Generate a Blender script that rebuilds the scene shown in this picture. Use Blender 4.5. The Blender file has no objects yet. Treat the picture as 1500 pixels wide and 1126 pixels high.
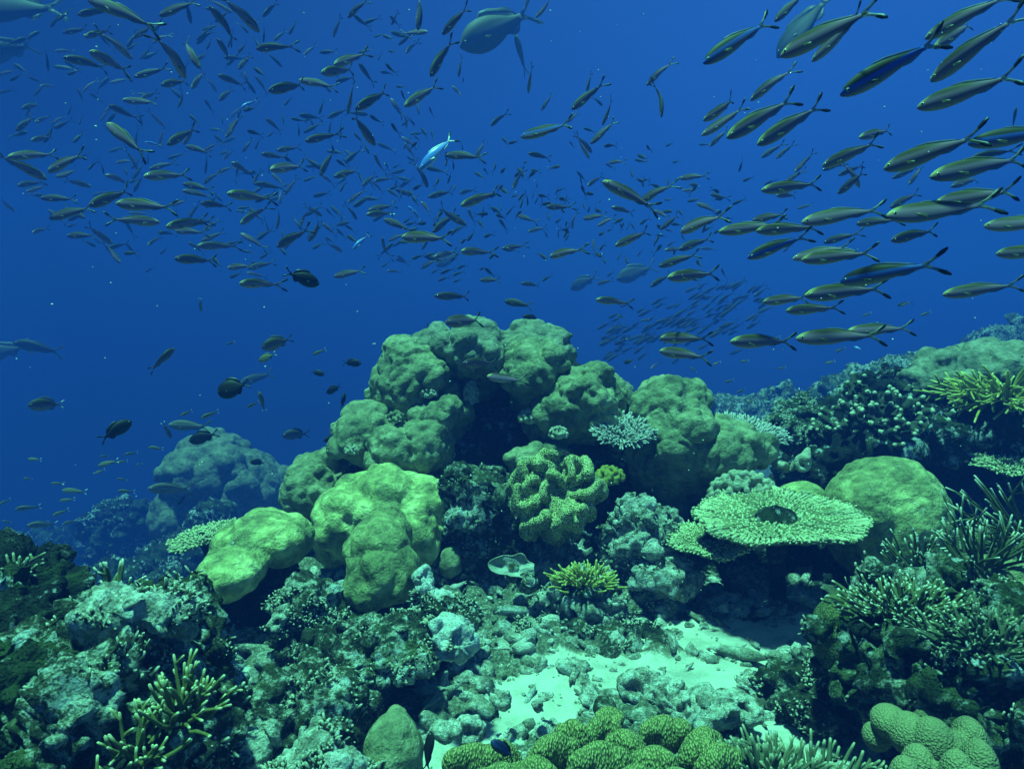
import bpy, math, random
import numpy as np
from mathutils import Vector, Matrix

sc = bpy.context.scene
COL = sc.collection
rng = np.random.default_rng(11)
random.seed(11)

# ------------------------------------------------------------------ camera
FPX = 1071.0                     # focal length in pixels of the 1500 px wide photograph
PITCH = math.radians(6.0)
CAM = np.array([0.0, 0.0, 1.3])
cam_data = bpy.data.cameras.new('camera')
cam_data.sensor_width = 36.0
cam_data.lens = 36.0 * FPX / 1500.0
cam_data.clip_start = 0.02
cam_data.clip_end = 500.0
cam = bpy.data.objects.new('camera', cam_data)
cam.location = CAM
cam.rotation_euler = (math.radians(90) - PITCH, 0, 0)
COL.objects.link(cam)
sc.camera = cam

# ------------------------------------------------------------------ world: blue open water lit from the surface
SUN_DIR = np.array([-0.16, -0.06, 0.98]); SUN_DIR /= np.linalg.norm(SUN_DIR)   # towards the sun
world = bpy.data.worlds.new('World')
sc.world = world
world.use_nodes = True
wt = world.node_tree
for n in list(wt.nodes): wt.nodes.remove(n)
w_out = wt.nodes.new('ShaderNodeOutputWorld')
w_bg = wt.nodes.new('ShaderNodeBackground')
w_tc = wt.nodes.new('ShaderNodeTexCoord')
w_sep = wt.nodes.new('ShaderNodeSeparateXYZ')
w_map = wt.nodes.new('ShaderNodeMapRange')
w_map.inputs['From Min'].default_value = -1.0
w_map.inputs['From Max'].default_value = 1.0
w_ramp = wt.nodes.new('ShaderNodeValToRGB')
WR = [(0.0, (0.003, 0.030, 0.075)), (0.42, (0.006, 0.040, 0.12)), (0.50, (0.007, 0.066, 0.325)), (0.56, (0.010, 0.092, 0.405)),
      (0.62, (0.014, 0.108, 0.46)), (0.70, (0.018, 0.122, 0.48)), (0.82, (0.02, 0.18, 0.40)), (1.0, (0.04, 0.28, 0.36))]
els = w_ramp.color_ramp.elements
while len(els) < len(WR): els.new(0.5)
for e, (p, c) in zip(els, WR):
    e.position = p; e.color = (*c, 1)
w_sky = wt.nodes.new('ShaderNodeTexSky')
w_sky.sky_type = 'NISHITA'
w_sky.sun_disc = False
w_sky.sun_elevation = math.asin(SUN_DIR[2])
w_sky.sun_rotation = math.atan2(SUN_DIR[0], SUN_DIR[1])
w_tint = wt.nodes.new('ShaderNodeMixRGB'); w_tint.blend_type = 'MULTIPLY'; w_tint.inputs[0].default_value = 1
w_tint.inputs[2].default_value = (0.0004, 0.006, 0.006, 1)      # what the water lets through of the sky
w_add = wt.nodes.new('ShaderNodeMixRGB'); w_add.blend_type = 'ADD'; w_add.inputs[0].default_value = 1
wt.links.new(w_tc.outputs['Generated'], w_sep.inputs[0])
wt.links.new(w_sep.outputs['Z'], w_map.inputs['Value'])
wt.links.new(w_map.outputs[0], w_ramp.inputs[0])
wt.links.new(w_sky.outputs[0], w_tint.inputs[1])
wt.links.new(w_ramp.outputs[0], w_add.inputs[1])
wt.links.new(w_tint.outputs[0], w_add.inputs[2])
w_az = wt.nodes.new('ShaderNodeMapRange')      # the water is brighter on one side
w_az.inputs['From Min'].default_value = -0.6; w_az.inputs['From Max'].default_value = 0.3
w_az.inputs['To Min'].default_value = 0.36; w_az.inputs['To Max'].default_value = 1.12
wt.links.new(w_sep.outputs['X'], w_az.inputs['Value'])
w_azm = wt.nodes.new('ShaderNodeMixRGB'); w_azm.blend_type = 'MULTIPLY'; w_azm.inputs[0].default_value = 1
wt.links.new(w_add.outputs[0], w_azm.inputs[1]); wt.links.new(w_az.outputs[0], w_azm.inputs[2])
wt.links.new(w_azm.outputs[0], w_bg.inputs['Color'])
w_bg.inputs['Strength'].default_value = 0.47
wt.links.new(w_bg.outputs[0], w_out.inputs[0])

# ------------------------------------------------------------------ the sun, filtered by the water above
sun_d = bpy.data.lights.new('sun', 'SUN')
sun_d.energy = 5.0
sun_d.color = (0.20, 1.0, 0.60)
sun_d.angle = math.radians(4.0)
sun = bpy.data.objects.new('sun', sun_d)
sun.rotation_euler = Vector(SUN_DIR).to_track_quat('Z', 'Y').to_euler()
sun.location = (0, 0, 20)
COL.objects.link(sun)

sc.view_settings.view_transform = 'Standard'
sc.view_settings.look = 'None'
sc.view_settings.gamma = 1.0
sc.view_settings.exposure = 1.08
sc.cycles.use_denoising = True
sc.cycles.volume_bounces = 1
sc.cycles.max_bounces = 5
sc.cycles.diffuse_bounces = 2
sc.cycles.glossy_bounces = 2
sc.cycles.transparent_max_bounces = 8
sc.cycles.sample_clamp_indirect = 4.0

# ------------------------------------------------------------------ helpers
_RIGHT = np.array([1.0, 0, 0])
_FWD = np.array([0, math.cos(PITCH), -math.sin(PITCH)])
_UP = np.array([0, math.sin(PITCH), math.cos(PITCH)])

def at(px, py, t):
    """world point seen at photo pixel (px, py), t metres in front of the camera"""
    return CAM + t * (_FWD + (px - 750.0) / FPX * _RIGHT - (py - 563.0) / FPX * _UP)

def ell(x0, y0, x1, y1, t, ry):
    """an ellipsoid (centre, radii) that spans a pixel box at a depth"""
    c = at((x0 + x1) / 2, (y0 + y1) / 2, t)
    return (c, np.array([(x1 - x0) / 2 * t / FPX, ry, (y1 - y0) / 2 * t / FPX]))

_perm = np.random.default_rng(3).permutation(256)
_perm = np.concatenate([_perm, _perm, _perm])
_grad = np.random.default_rng(4).normal(size=(256, 3)); _grad /= np.linalg.norm(_grad, axis=1)[:, None]

def perlin(p):
    p = np.asarray(p, float)
    i = np.floor(p).astype(int); f = p - i; i &= 255
    u = f * f * f * (f * (f * 6 - 15) + 10)
    out = 0
    for dx in (0, 1):
        wx = u[:, 0] if dx else 1 - u[:, 0]
        for dy in (0, 1):
            wy = u[:, 1] if dy else 1 - u[:, 1]
            for dz in (0, 1):
                wz = u[:, 2] if dz else 1 - u[:, 2]
                h = _perm[_perm[_perm[i[:, 0] + dx] + i[:, 1] + dy] + i[:, 2] + dz]
                g = _grad[h]
                d = g[:, 0] * (f[:, 0] - dx) + g[:, 1] * (f[:, 1] - dy) + g[:, 2] * (f[:, 2] - dz)
                out = out + wx * wy * wz * d
    return out * 1.6

def fbm(p, octv=4, gain=0.5):
    a, s, o = 1.0, 0.0, 0.0
    p = np.asarray(p, float)
    for k in range(octv):
        o = o + a * perlin(p + 17.3 * k); p = p * 2.03; s += a; a *= gain
    return o / s

def ridged(p, octv=3, gain=0.5):
    a, s, o = 1.0, 0.0, 0.0
    p = np.asarray(p, float)
    for k in range(octv):
        o = o + a * (1 - 2 * np.abs(perlin(p + 9.7 * k))); p = p * 2.07; s += a; a *= gain
    return o / s

def worley(p):
    p = np.asarray(p, float)
    i = np.floor(p).astype(int)
    f1 = np.full(len(p), 9.0); f2 = f1.copy()
    for dx in (-1, 0, 1):
        for dy in (-1, 0, 1):
            for dz in (-1, 0, 1):
                c = i + np.array([dx, dy, dz]); ci = c & 255
                h = _perm[_perm[_perm[ci[:, 0]] + ci[:, 1]] + ci[:, 2]]
                o = np.stack([_perm[h + 13], _perm[h + 71], _perm[h + 150]], 1) / 256.0
                d = np.linalg.norm(c + o - p, axis=1)
                f2 = np.minimum(f2, np.maximum(d, f1)); f1 = np.minimum(f1, d)
    return f1, f2

def sstep(a, b, x):
    t = np.clip((x - a) / (b - a), 0, 1)
    return t * t * (3 - 2 * t)

def new_mesh(name, verts, faces, mats, mi=None, smooth=True):
    me = bpy.data.meshes.new(name)
    me.from_pydata([tuple(v) for v in np.asarray(verts, float)], [], [tuple(int(i) for i in f) for f in faces])
    for m in mats: me.materials.append(m)
    if mi is not None: me.polygons.foreach_set('material_index', np.asarray(mi, np.int32))
    me.polygons.foreach_set('use_smooth', np.full(len(me.polygons), smooth))
    me.update()
    return me

def link(name, me, parent=None, loc=None):
    o = bpy.data.objects.new(name, me)
    COL.objects.link(o)
    if parent is not None: o.parent = parent
    if loc is not None: o.location = loc
    return o

def tag(o, label=None, cat=None, group=None, kind=None):
    if label: o['label'] = label
    if cat: o['category'] = cat
    if group: o['group'] = group
    if kind: o['kind'] = kind
    return o

def thing(name, loc, label, cat, group=None):
    o = bpy.data.objects.new(name, None)
    o.empty_display_size = 0.05
    COL.objects.link(o); o.location = loc
    return tag(o, label, cat, group)

def put(name, verts, faces, mats, parent, mi=None, smooth=True, attr=None):
    """world-space geometry as a part of `parent`, or a thing of its own when parent is a location"""
    verts = np.asarray(verts, float)
    if isinstance(parent, bpy.types.Object):
        org = np.array(parent.location); par = parent
    else:
        org = np.array(parent); par = None
    me = new_mesh(name, verts - org, faces, mats, mi, smooth)
    if attr is not None:
        a = me.attributes.new('tip', 'FLOAT', 'POINT')
        a.data.foreach_set('value', np.asarray(attr, np.float32))
    return link(name, me, par, None if par else org)

_ico = {}
def ico(n):
    if n not in _ico:
        import bmesh
        bm = bmesh.new(); bmesh.ops.create_icosphere(bm, subdivisions=n, radius=1.0)
        bm.verts.ensure_lookup_table()
        v = np.array([x.co[:] for x in bm.verts]); f = np.array([[y.index for y in x.verts] for x in bm.faces])
        bm.free(); _ico[n] = (v, f)
    return _ico[n]

def union(ells, voxel, smooth_it=4, sub=3):
    """voxel union of ellipsoids -> vertex array, normals, faces"""
    V, F, o = [], [], 0
    v0, f0 = ico(sub)
    for e in ells:
        v = v0 * e[1]
        if len(e) > 2: v = v @ np.array(e[2]).T
        V.append(v + e[0]); F.append(f0 + o); o += len(v0)
    V = np.concatenate(V); F = np.concatenate(F)
    me = bpy.data.meshes.new('tmp')
    me.vertices.add(len(V)); me.vertices.foreach_set('co', V.ravel())
    me.loops.add(len(F) * 3); me.loops.foreach_set('vertex_index', F.ravel().astype(np.int32))
    me.polygons.add(len(F)); me.polygons.foreach_set('loop_start', np.arange(0, len(F) * 3, 3, dtype=np.int32))
    me.polygons.foreach_set('loop_total', np.full(len(F), 3, np.int32))
    me.update(calc_edges=True)
    ob = bpy.data.objects.new('tmp', me); COL.objects.link(ob)
    m = ob.modifiers.new('r', 'REMESH'); m.mode = 'VOXEL'; m.voxel_size = voxel
    if smooth_it:
        s = ob.modifiers.new('s', 'SMOOTH'); s.factor = 0.5; s.iterations = smooth_it
    dg = bpy.context.evaluated_depsgraph_get()
    ev = ob.evaluated_get(dg); em = ev.to_mesh()
    n = len(em.vertices)
    v = np.empty(n * 3); em.vertices.foreach_get('co', v); v = v.reshape(-1, 3)
    nn = np.empty(n * 3, np.float32); em.vertex_normals.foreach_get('vector', nn); nn = nn.reshape(-1, 3).astype(float)
    ls = np.empty(len(em.loops), np.int32); em.loops.foreach_get('vertex_index', ls)
    lt = np.empty(len(em.polygons), np.int32); em.polygons.foreach_get('loop_total', lt)
    ev.to_mesh_clear()
    bpy.data.objects.remove(ob); bpy.data.meshes.remove(me)
    return v, nn, ls, lt

def put_raw(name, v, ls, lt, mat, parent):
    if isinstance(parent, bpy.types.Object):
        org = np.array(parent.location); par = parent
    else:
        org = np.array(parent); par = None
    me = bpy.data.meshes.new(name)
    me.vertices.add(len(v)); me.vertices.foreach_set('co', (v - org).astype(np.float32).ravel())
    me.loops.add(len(ls)); me.loops.foreach_set('vertex_index', ls)
    me.polygons.add(len(lt))
    me.polygons.foreach_set('loop_start', np.concatenate([[0], np.cumsum(lt)[:-1]]).astype(np.int32))
    me.polygons.foreach_set('loop_total', lt)
    me.polygons.foreach_set('use_smooth', np.ones(len(lt), bool))
    me.update(calc_edges=True)
    me.materials.append(mat)
    return link(name, me, par, None if par else org)

def lumps(e, n, seed, rr=(0.28, 0.45), out=0.85, up=0.1):
    """an ellipsoid and n smaller bulges over its upper and front side"""
    r = np.random.default_rng(seed)
    L = [e]
    k = 0
    while k < n:
        d = r.normal(size=3); d /= np.linalg.norm(d)
        if d[2] < up - 0.4 or d[1] > 0.45: continue
        s = r.uniform(*rr)
        rad = np.array([1, 1, 0.85]) * s * np.mean(e[1]) * r.uniform(0.85, 1.2, 3)
        L.append((e[0] + d * e[1] * out, rad)); k += 1
    return L

def porites(name, ells, voxel, mat, parent, knob=0.03, knob_s=0.10, fine=0.006, fine_s=0.03, sm=6, seed=0.0, low=0.02):
    """a massive coral: smooth rounded bulges"""
    v, n, ls, lt = union(ells, voxel, sm)
    p = v + seed
    warp = np.stack([perlin(p / 0.12 + k * 31.7) for k in range(3)], 1) * 0.03
    f1, f2 = worley((p + warp) / knob_s)
    d = knob * (0.5 - 1.25 * np.minimum(f1, 0.85) ** 2) + low * perlin(p / (knob_s * 2.4))
    if fine:
        g1, g2 = worley((p + warp) / fine_s + 7.7)
        d = d + fine * (0.5 - 1.25 * g1 ** 2)
    return put_raw(name, v + n * d[:, None], ls, lt, mat, parent)

def craggy(ells, seed, n=10, rr=(0.14, 0.34)):
    """break the outline of an ellipsoid rock with blocks and knobs of many sizes"""
    r = np.random.default_rng(seed); L = []
    for e in ells:
        L.append((e[0], e[1] * 0.92))
        k = 0
        while k < n:
            d = r.normal(size=3); d /= np.linalg.norm(d)
            if d[1] > 0.5 or d[2] < -0.5: continue
            s = r.uniform(*rr) * np.mean(np.sort(e[1])[:2])
            L.append((e[0] + d * e[1] * r.uniform(0.82, 1.0), s * r.uniform(0.7, 1.35, 3))); k += 1
    return L
def rugged(name, ells, voxel, mat, parent, amp=0.05, seed=0.0, sm=0, scale=1.0, nod=1.0, stubs=0, lumpn=10):
    """encrusted reef rock: blocks, ridges, pits, nodules and a turf of stubby growth"""
    v, n, ls, lt = union(craggy(ells, int(seed * 10) + 5, lumpn), voxel, sm)
    p = v + seed
    w = np.stack([perlin(p / (0.10 * scale) + k * 31.7) for k in range(3)], 1)
    d = amp * (1.0 * fbm(p / (0.26 * scale), 3) + 0.9 * ridged(p / (0.12 * scale), 3))
    f1, f2 = worley((p + w * 0.03) / (0.062 * scale))
    d = d + nod * amp * 0.75 * (0.5 - 1.2 * f1 ** 2)
    pit = fbm(p / (0.085 * scale) + 40.0, 3)
    d = d - amp * 1.7 * sstep(0.10, 0.42, pit)
    g1, g2 = worley((p + w * 0.012) / (0.027 * scale) + 3.3)
    d = d + nod * amp * 0.78 * (0.5 - 1.1 * g1)
    h1, h2 = worley(p / (0.013 * scale) + 5.1)
    d = d + nod * amp * 0.34 * (0.5 - h1)
    v = v + n * d[:, None] + w * (amp * 0.5)
    o = put_raw(name, v, ls, lt, mat, parent)
    if stubs:
        r = np.random.default_rng(int(seed * 10) + 77)
        m = fbm(p / 0.11 + 70.0, 2)
        view = CAM - v; view /= np.linalg.norm(view, axis=1)[:, None]
        ok = np.nonzero((m > 0.16) & (d > -amp * 0.3) & ((n * view).sum(1) > -0.15) & (n[:, 2] > -0.35))[0]
        if len(ok):
            T = Tubes(4); 
            for i in r.choice(ok, min(stubs, len(ok)), replace=False):
                dd = n[i] * 0.8 + np.array([0, 0, 0.35]) + r.normal(size=3) * 0.45; dd /= np.linalg.norm(dd)
                L = (0.006 + 0.026 * r.random() ** 1.8) * scale; q = r.uniform(0.0018, 0.0056) * scale
                b = v[i] - dd * 0.004
                T.add([b, b + dd * L * 0.5 + r.normal(size=3) * L * 0.12, b + dd * L], [q * 1.2, q, q * 0.75], 0.2, 1.0, 1.2)
            par = o if isinstance(parent, tuple) else parent
            if par is o:
                me = new_mesh('growth', np.concatenate(T.v) - np.array(parent), T.f, [MAT['turf']])
                a = me.attributes.new('tip', 'FLOAT', 'POINT'); a.data.foreach_set('value', np.asarray(T.t, np.float32))
                tag(link('growth', me, o), kind='stuff')
            else:
                T.put('growth', MAT['turf'], parent)
    return o

def basis(d):
    d = d / np.linalg.norm(d)
    a = np.array([0, 0, 1.0]) if abs(d[2]) < 0.9 else np.array([1.0, 0, 0])
    x = np.cross(a, d); x /= np.linalg.norm(x)
    return x, np.cross(d, x), d

class Tubes:
    def __init__(self, sides=6):
        self.v, self.f, self.t, self.s = [], [], [], sides
        self.n = 0
    def add(self, pts, rad, tip0=0.0, tip1=1.0, tp=2.5):
        pts = np.asarray(pts, float); k = len(pts); S = self.s
        T = np.gradient(pts, axis=0)
        x, y, _ = basis(T[0])
        ang = np.arange(S) * 2 * math.pi / S
        for j in range(k):
            d = T[j] / (np.linalg.norm(T[j]) + 1e-9)
            x = x - d * np.dot(x, d); x /= np.linalg.norm(x); y = np.cross(d, x)
            ring = pts[j] + rad[j] * (np.cos(ang)[:, None] * x + np.sin(ang)[:, None] * y)
            self.v.append(ring)
            self.t += [tip0 + (tip1 - tip0) * (j / (k - 1)) ** tp] * S
        d = T[-1] / np.linalg.norm(T[-1])
        self.v.append((pts[-1] + d * rad[-1] * 0.8)[None]); self.t.append(tip1)
        b = self.n
        for j in range(k - 1):
            for a in range(S):
                a2 = (a + 1) % S
                self.f.append((b + j * S + a, b + j * S + a2, b + (j + 1) * S + a2, b + (j + 1) * S + a))
        e = b + (k - 1) * S
        for a in range(S): self.f.append((e + a, e + (a + 1) % S, e + S))
        self.n += k * S + 1
    def put(self, name, mat, parent):
        return put(name, np.concatenate(self.v), self.f, [mat], parent, attr=self.t)

def bent(p0, d, L, k, r, wob=0.15, lift=0.0):
    """points of a branch that starts at p0 along d"""
    d = d / np.linalg.norm(d); P = [np.array(p0, float)]
    for j in range(k - 1):
        d = d + r.normal(size=3) * wob + np.array([0, 0, lift]); d /= np.linalg.norm(d)
        P.append(P[-1] + d * L / (k - 1))
    return np.array(P)

# ------------------------------------------------------------------ materials
class Mat:
    def __init__(self, name, rough=0.8, spec=0.3):
        self.m = bpy.data.materials.new(name); self.m.use_nodes = True
        self.t = self.m.node_tree
        self.b = self.t.nodes['Principled BSDF']
        self.b.inputs['Roughness'].default_value = rough
        self.b.inputs['Specular IOR Level'].default_value = spec
        self.tc = self.t.nodes.new('ShaderNodeTexCoord')
        self.co = self.tc.outputs['Object']
    def n(self, kind, **kw):
        x = self.t.nodes.new(kind)
        for k, v in kw.items():
            if k in x.inputs.keys(): x.inputs[k].default_value = v
            else: setattr(x, k, v)
        return x
    def noise(self, scale, detail=4, rough=0.6, co=None, dist=0.0):
        x = self.n('ShaderNodeTexNoise', Scale=scale, Detail=detail, Roughness=rough, Distortion=dist)
        self.t.links.new(co or self.co, x.inputs['Vector']); return x.outputs['Fac']
    def voro(self, scale, feature='F1', co=None, rand=1.0):
        x = self.n('ShaderNodeTexVoronoi', feature=feature, Scale=scale, Randomness=rand)
        self.t.links.new(co or self.co, x.inputs['Vector']); return x.outputs['Distance']
    def ramp(self, fac, stops):
        x = self.n('ShaderNodeValToRGB'); e = x.color_ramp.elements
        while len(e) < len(stops): e.new(0.5)
        for q, (p, c) in zip(e, stops):
            q.position = p; q.color = (*c, 1) if len(c) == 3 else c
        self.t.links.new(fac, x.inputs[0]); return x.outputs[0]
    def mix(self, fac, a, b, mode='MIX'):
        x = self.n('ShaderNodeMixRGB', blend_type=mode)
        for s, v in ((0, fac), (1, a), (2, b)):
            if hasattr(v, 'links'): self.t.links.new(v, x.inputs[s])
            else: x.inputs[s].default_value = v if s == 0 else (*v, 1)
        return x.outputs[0]
    def math(self, op, a, b=0.0, c=None):
        x = self.n('ShaderNodeMath', operation=op)
        for s, v in ((0, a), (1, b)) + (((2, c),) if c is not None else ()):
            if hasattr(v, 'links'): self.t.links.new(v, x.inputs[s])
            else: x.inputs[s].default_value = v
        return x.outputs[0]
    def attr(self, name):
        x = self.n('ShaderNodeAttribute', attribute_name=name); return x.outputs['Fac']
    def color(self, c):
        if hasattr(c, 'links'): self.t.links.new(c, self.b.inputs['Base Color'])
        else: self.b.inputs['Base Color'].default_value = (*c, 1)
        return self
    def bump(self, h, dist, strength=1.0):
        x = self.n('ShaderNodeBump', Strength=strength, Distance=dist)
        self.t.links.new(h, x.inputs['Height'])
        if self.b.inputs['Normal'].links:
            self.t.links.new(self.b.inputs['Normal'].links[0].from_socket, x.inputs['Normal'])
        self.t.links.new(x.outputs[0], self.b.inputs['Normal'])
        return self

def porites_mat(name, dark, mid, pale):
    M = Mat(name, 0.75, 0.25)
    a = M.math('MULTIPLY_ADD', M.noise(5.5, 4, 0.6), 0.55, M.math('MULTIPLY', M.noise(24, 5, 0.65), 0.45)); c = M.ramp(a, [(0.38, dark), (0.50, mid), (0.62, pale)])
    s = M.voro(420); c2 = M.mix(M.ramp(s, [(0.15, (1, 1, 1)), (0.55, (0, 0, 0))]), c, pale)
    c = M.mix(0.35, c, c2)
    sc2 = M.math('MULTIPLY_ADD', M.noise(60, 3), 0.25, M.voro(7.5))
    c = M.mix(M.ramp(sc2, [(0.15, (0.9, 0.9, 0.9)), (0.21, (0, 0, 0))]), c, M.mix(M.ramp(M.noise(45, 3), [(0.45, (0, 0, 0)), (0.55, (1, 1, 1))]), (0.06, 0.07, 0.04), (0.5, 0.5, 0.42)))
    sp = M.ramp(M.noise(60, 2), [(0.70, (0, 0, 0)), (0.74, (1, 1, 1))])
    c = M.mix(M.math('MULTIPLY', sp, 0.35), c, (0.55, 0.6, 0.5))
    hole = M.ramp(M.math('MULTIPLY_ADD', M.noise(9, 3), 0.22, M.voro(30)), [(0.135, (1, 1, 1)), (0.165, (0, 0, 0))])
    c = M.mix(M.math('MULTIPLY', hole, 0.8), c, (0.05, 0.06, 0.03))
    M.color(c)
    M.bump(M.math('SUBTRACT', 1.0, hole), 0.01, 0.8)
    M.bump(M.noise(14, 3), 0.035, 0.8); M.bump(M.noise(38, 4), 0.014, 0.8); M.bump(M.noise(120, 3, 0.6), 0.006, 0.7); M.bump(M.voro(420), 0.002, 0.6)
    return M.m

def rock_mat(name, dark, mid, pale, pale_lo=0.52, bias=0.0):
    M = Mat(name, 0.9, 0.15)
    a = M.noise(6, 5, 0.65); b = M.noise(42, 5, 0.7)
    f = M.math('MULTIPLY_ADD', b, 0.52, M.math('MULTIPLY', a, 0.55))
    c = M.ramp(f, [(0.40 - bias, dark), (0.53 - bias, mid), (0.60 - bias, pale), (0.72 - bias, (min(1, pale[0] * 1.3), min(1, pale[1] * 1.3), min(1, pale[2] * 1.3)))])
    g = M.noise(4.3, 3); c = M.mix(M.ramp(g, [(0.5, (0, 0, 0)), (0.60, (1, 1, 1))]), c, M.mix(0.6, c, (0.085, 0.115, 0.03)))
    w = M.ramp(M.math('MULTIPLY_ADD', M.noise(24, 4, 0.65), 0.6, M.math('MULTIPLY', M.noise(3.4, 2), 0.5)), [(0.60, (0, 0, 0)), (0.66, (1, 1, 1))])
    c = M.mix(M.math('MULTIPLY', w, 0.85), c, (0.62, 0.66, 0.66))
    M.color(c)
    M.bump(M.noise(70, 5, 0.7), 0.03, 1.0); M.bump(M.voro(110), 0.012, 0.8); M.bump(M.noise(260, 3), 0.006, 0.8)
    return M.m

MAT = {}
MAT['porites'] = porites_mat('olive_coral_skin', (0.085, 0.09, 0.05), (0.20, 0.20, 0.105), (0.36, 0.35, 0.21))
MAT['porites_grey'] = porites_mat('grey_coral_skin', (0.085, 0.085, 0.06), (0.18, 0.18, 0.12), (0.32, 0.31, 0.23))
MAT['rock_white'] = rock_mat('white_crusted_rock', (0.25, 0.26, 0.24), (0.60, 0.61, 0.58), (0.78, 0.78, 0.74), bias=0.10)
MAT['porites_olive'] = porites_mat('olive_green_coral_skin', (0.07, 0.075, 0.034), (0.22, 0.22, 0.09), (0.48, 0.465, 0.21))
MAT['porites_far'] = porites_mat('dull_coral_skin', (0.05, 0.05, 0.03), (0.14, 0.14, 0.09), (0.26, 0.25, 0.17))
MAT['porites_green'] = porites_mat('yellow_green_coral_skin', (0.09, 0.098, 0.042), (0.33, 0.335, 0.125), (0.70, 0.68, 0.31))
MAT['rock'] = rock_mat('encrusted_rock', (0.012, 0.015, 0.009), (0.075, 0.08, 0.045), (0.55, 0.55, 0.46))
MAT['rock_shade_dim'] = rock_mat('shade_dimmed_rock', (0.012, 0.015, 0.011), (0.035, 0.038, 0.028), (0.14, 0.14, 0.11), bias=-0.06)  # rock colour darkened to paint shade in hollows and dim the far slope
MAT['rock_pale'] = rock_mat('pale_crusted_rock', (0.05, 0.055, 0.04), (0.36, 0.35, 0.28), (0.74, 0.72, 0.64), bias=0.05)

def tip_mat(name, base, tip, rough=0.7):
    M = Mat(name, rough, 0.25)
    t = M.attr('tip')
    c = M.ramp(t, [(0.0, tuple(x * 0.8 for x in base)), (0.55, base), (0.95, tip)])
    c = M.mix(0.3, c, M.mix(M.noise(120, 3), (0.2, 0.2, 0.2), (1, 1, 1)), 'MULTIPLY')
    M.color(c); M.bump(M.voro(600), 0.003, 0.7)
    return M.m
MAT['table'] = tip_mat('table_coral_skin', (0.26, 0.27, 0.12), (0.74, 0.73, 0.44))
MAT['table_pale'] = tip_mat('pale_table_coral_skin', (0.26, 0.24, 0.20), (0.70, 0.66, 0.62))
MAT['stag'] = tip_mat('staghorn_skin', (0.16, 0.17, 0.06), (0.85, 0.8, 0.62))
MAT['finger'] = tip_mat('finger_coral_skin', (0.19, 0.185, 0.045), (0.70, 0.67, 0.38))
MAT['stag_yellow'] = tip_mat('yellow_branch_skin', (0.42, 0.40, 0.07), (0.75, 0.68, 0.22))
MAT['stag_brown'] = tip_mat('brown_spike_skin', (0.16, 0.17, 0.09), (0.50, 0.48, 0.32))
MAT['cauli'] = tip_mat('cauliflower_skin', (0.08, 0.085, 0.05), (0.66, 0.62, 0.44))  # pale tips over dark bases stand in for sunlit branch ends
MAT['turf'] = tip_mat('stubby_growth', (0.05, 0.052, 0.03), (0.62, 0.60, 0.45))  # bright tips and dark bases paint highlights and shaded gaps
MAT['knob'] = tip_mat('knobby_skin', (0.18, 0.19, 0.10), (0.58, 0.56, 0.38))

def leather_mat():
    M = Mat('leather_coral_polyps', 0.85, 0.15)
    d = M.voro(165)
    c = M.ramp(d, [(0.25, (0.88, 0.82, 0.44)), (0.44, (0.60, 0.57, 0.24)), (0.66, (0.13, 0.13, 0.045))])
    g = M.ramp(M.noise(7, 3), [(0.35, (0.75, 0.75, 0.75)), (0.65, (1, 1, 1))])
    M.color(M.mix(1.0, c, g, 'MULTIPLY'))
    M.bump(M.math('SUBTRACT', 1.0, d), 0.008, 1.0)
    return M.m
MAT['leather'] = leather_mat()
def ridge_mat():
    M = Mat('ridged_leather_skin', 0.85, 0.15)
    mp = M.n('ShaderNodeMapping'); mp.inputs['Scale'].default_value = (1.0, 0.55, 0.42); M.t.links.new(M.co, mp.inputs['Vector'])
    d = M.voro(230, co=mp.outputs[0])
    c = M.ramp(d, [(0.2, (0.44, 0.41, 0.16)), (0.42, (0.28, 0.265, 0.095)), (0.62, (0.13, 0.13, 0.045))])
    M.color(c)
    M.bump(M.math('SUBTRACT', 1.0, d), 0.006, 1.0)
    return M.m
MAT['ridge'] = ridge_mat()
def brain_mat(name, a, b, s):
    M = Mat(name, 0.8, 0.2)
    d = M.voro(s)
    M.color(M.ramp(d, [(0.15, a), (0.6, b)])); M.bump(M.math('SUBTRACT', 1.0, d), 0.005, 0.8)
    return M.m
MAT['brain'] = brain_mat('star_coral_skin', (0.20, 0.19, 0.065), (0.06, 0.068, 0.022), 150)
MAT['tan'] = brain_mat('tan_lobed_skin', (0.32, 0.29, 0.15), (0.20, 0.19, 0.09), 190)
MAT['ruffle'] = porites_mat('grey_plate_skin', (0.16, 0.17, 0.15), (0.30, 0.31, 0.27), (0.44, 0.44, 0.38))
MAT['knobpale'] = porites_mat('knobby_skin_pale', (0.22, 0.21, 0.14), (0.36, 0.35, 0.25), (0.52, 0.50, 0.40))
MAT['pale'] = porites_mat('bleached_skin', (0.45, 0.44, 0.40), (0.58, 0.56, 0.50), (0.72, 0.70, 0.64))
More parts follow.
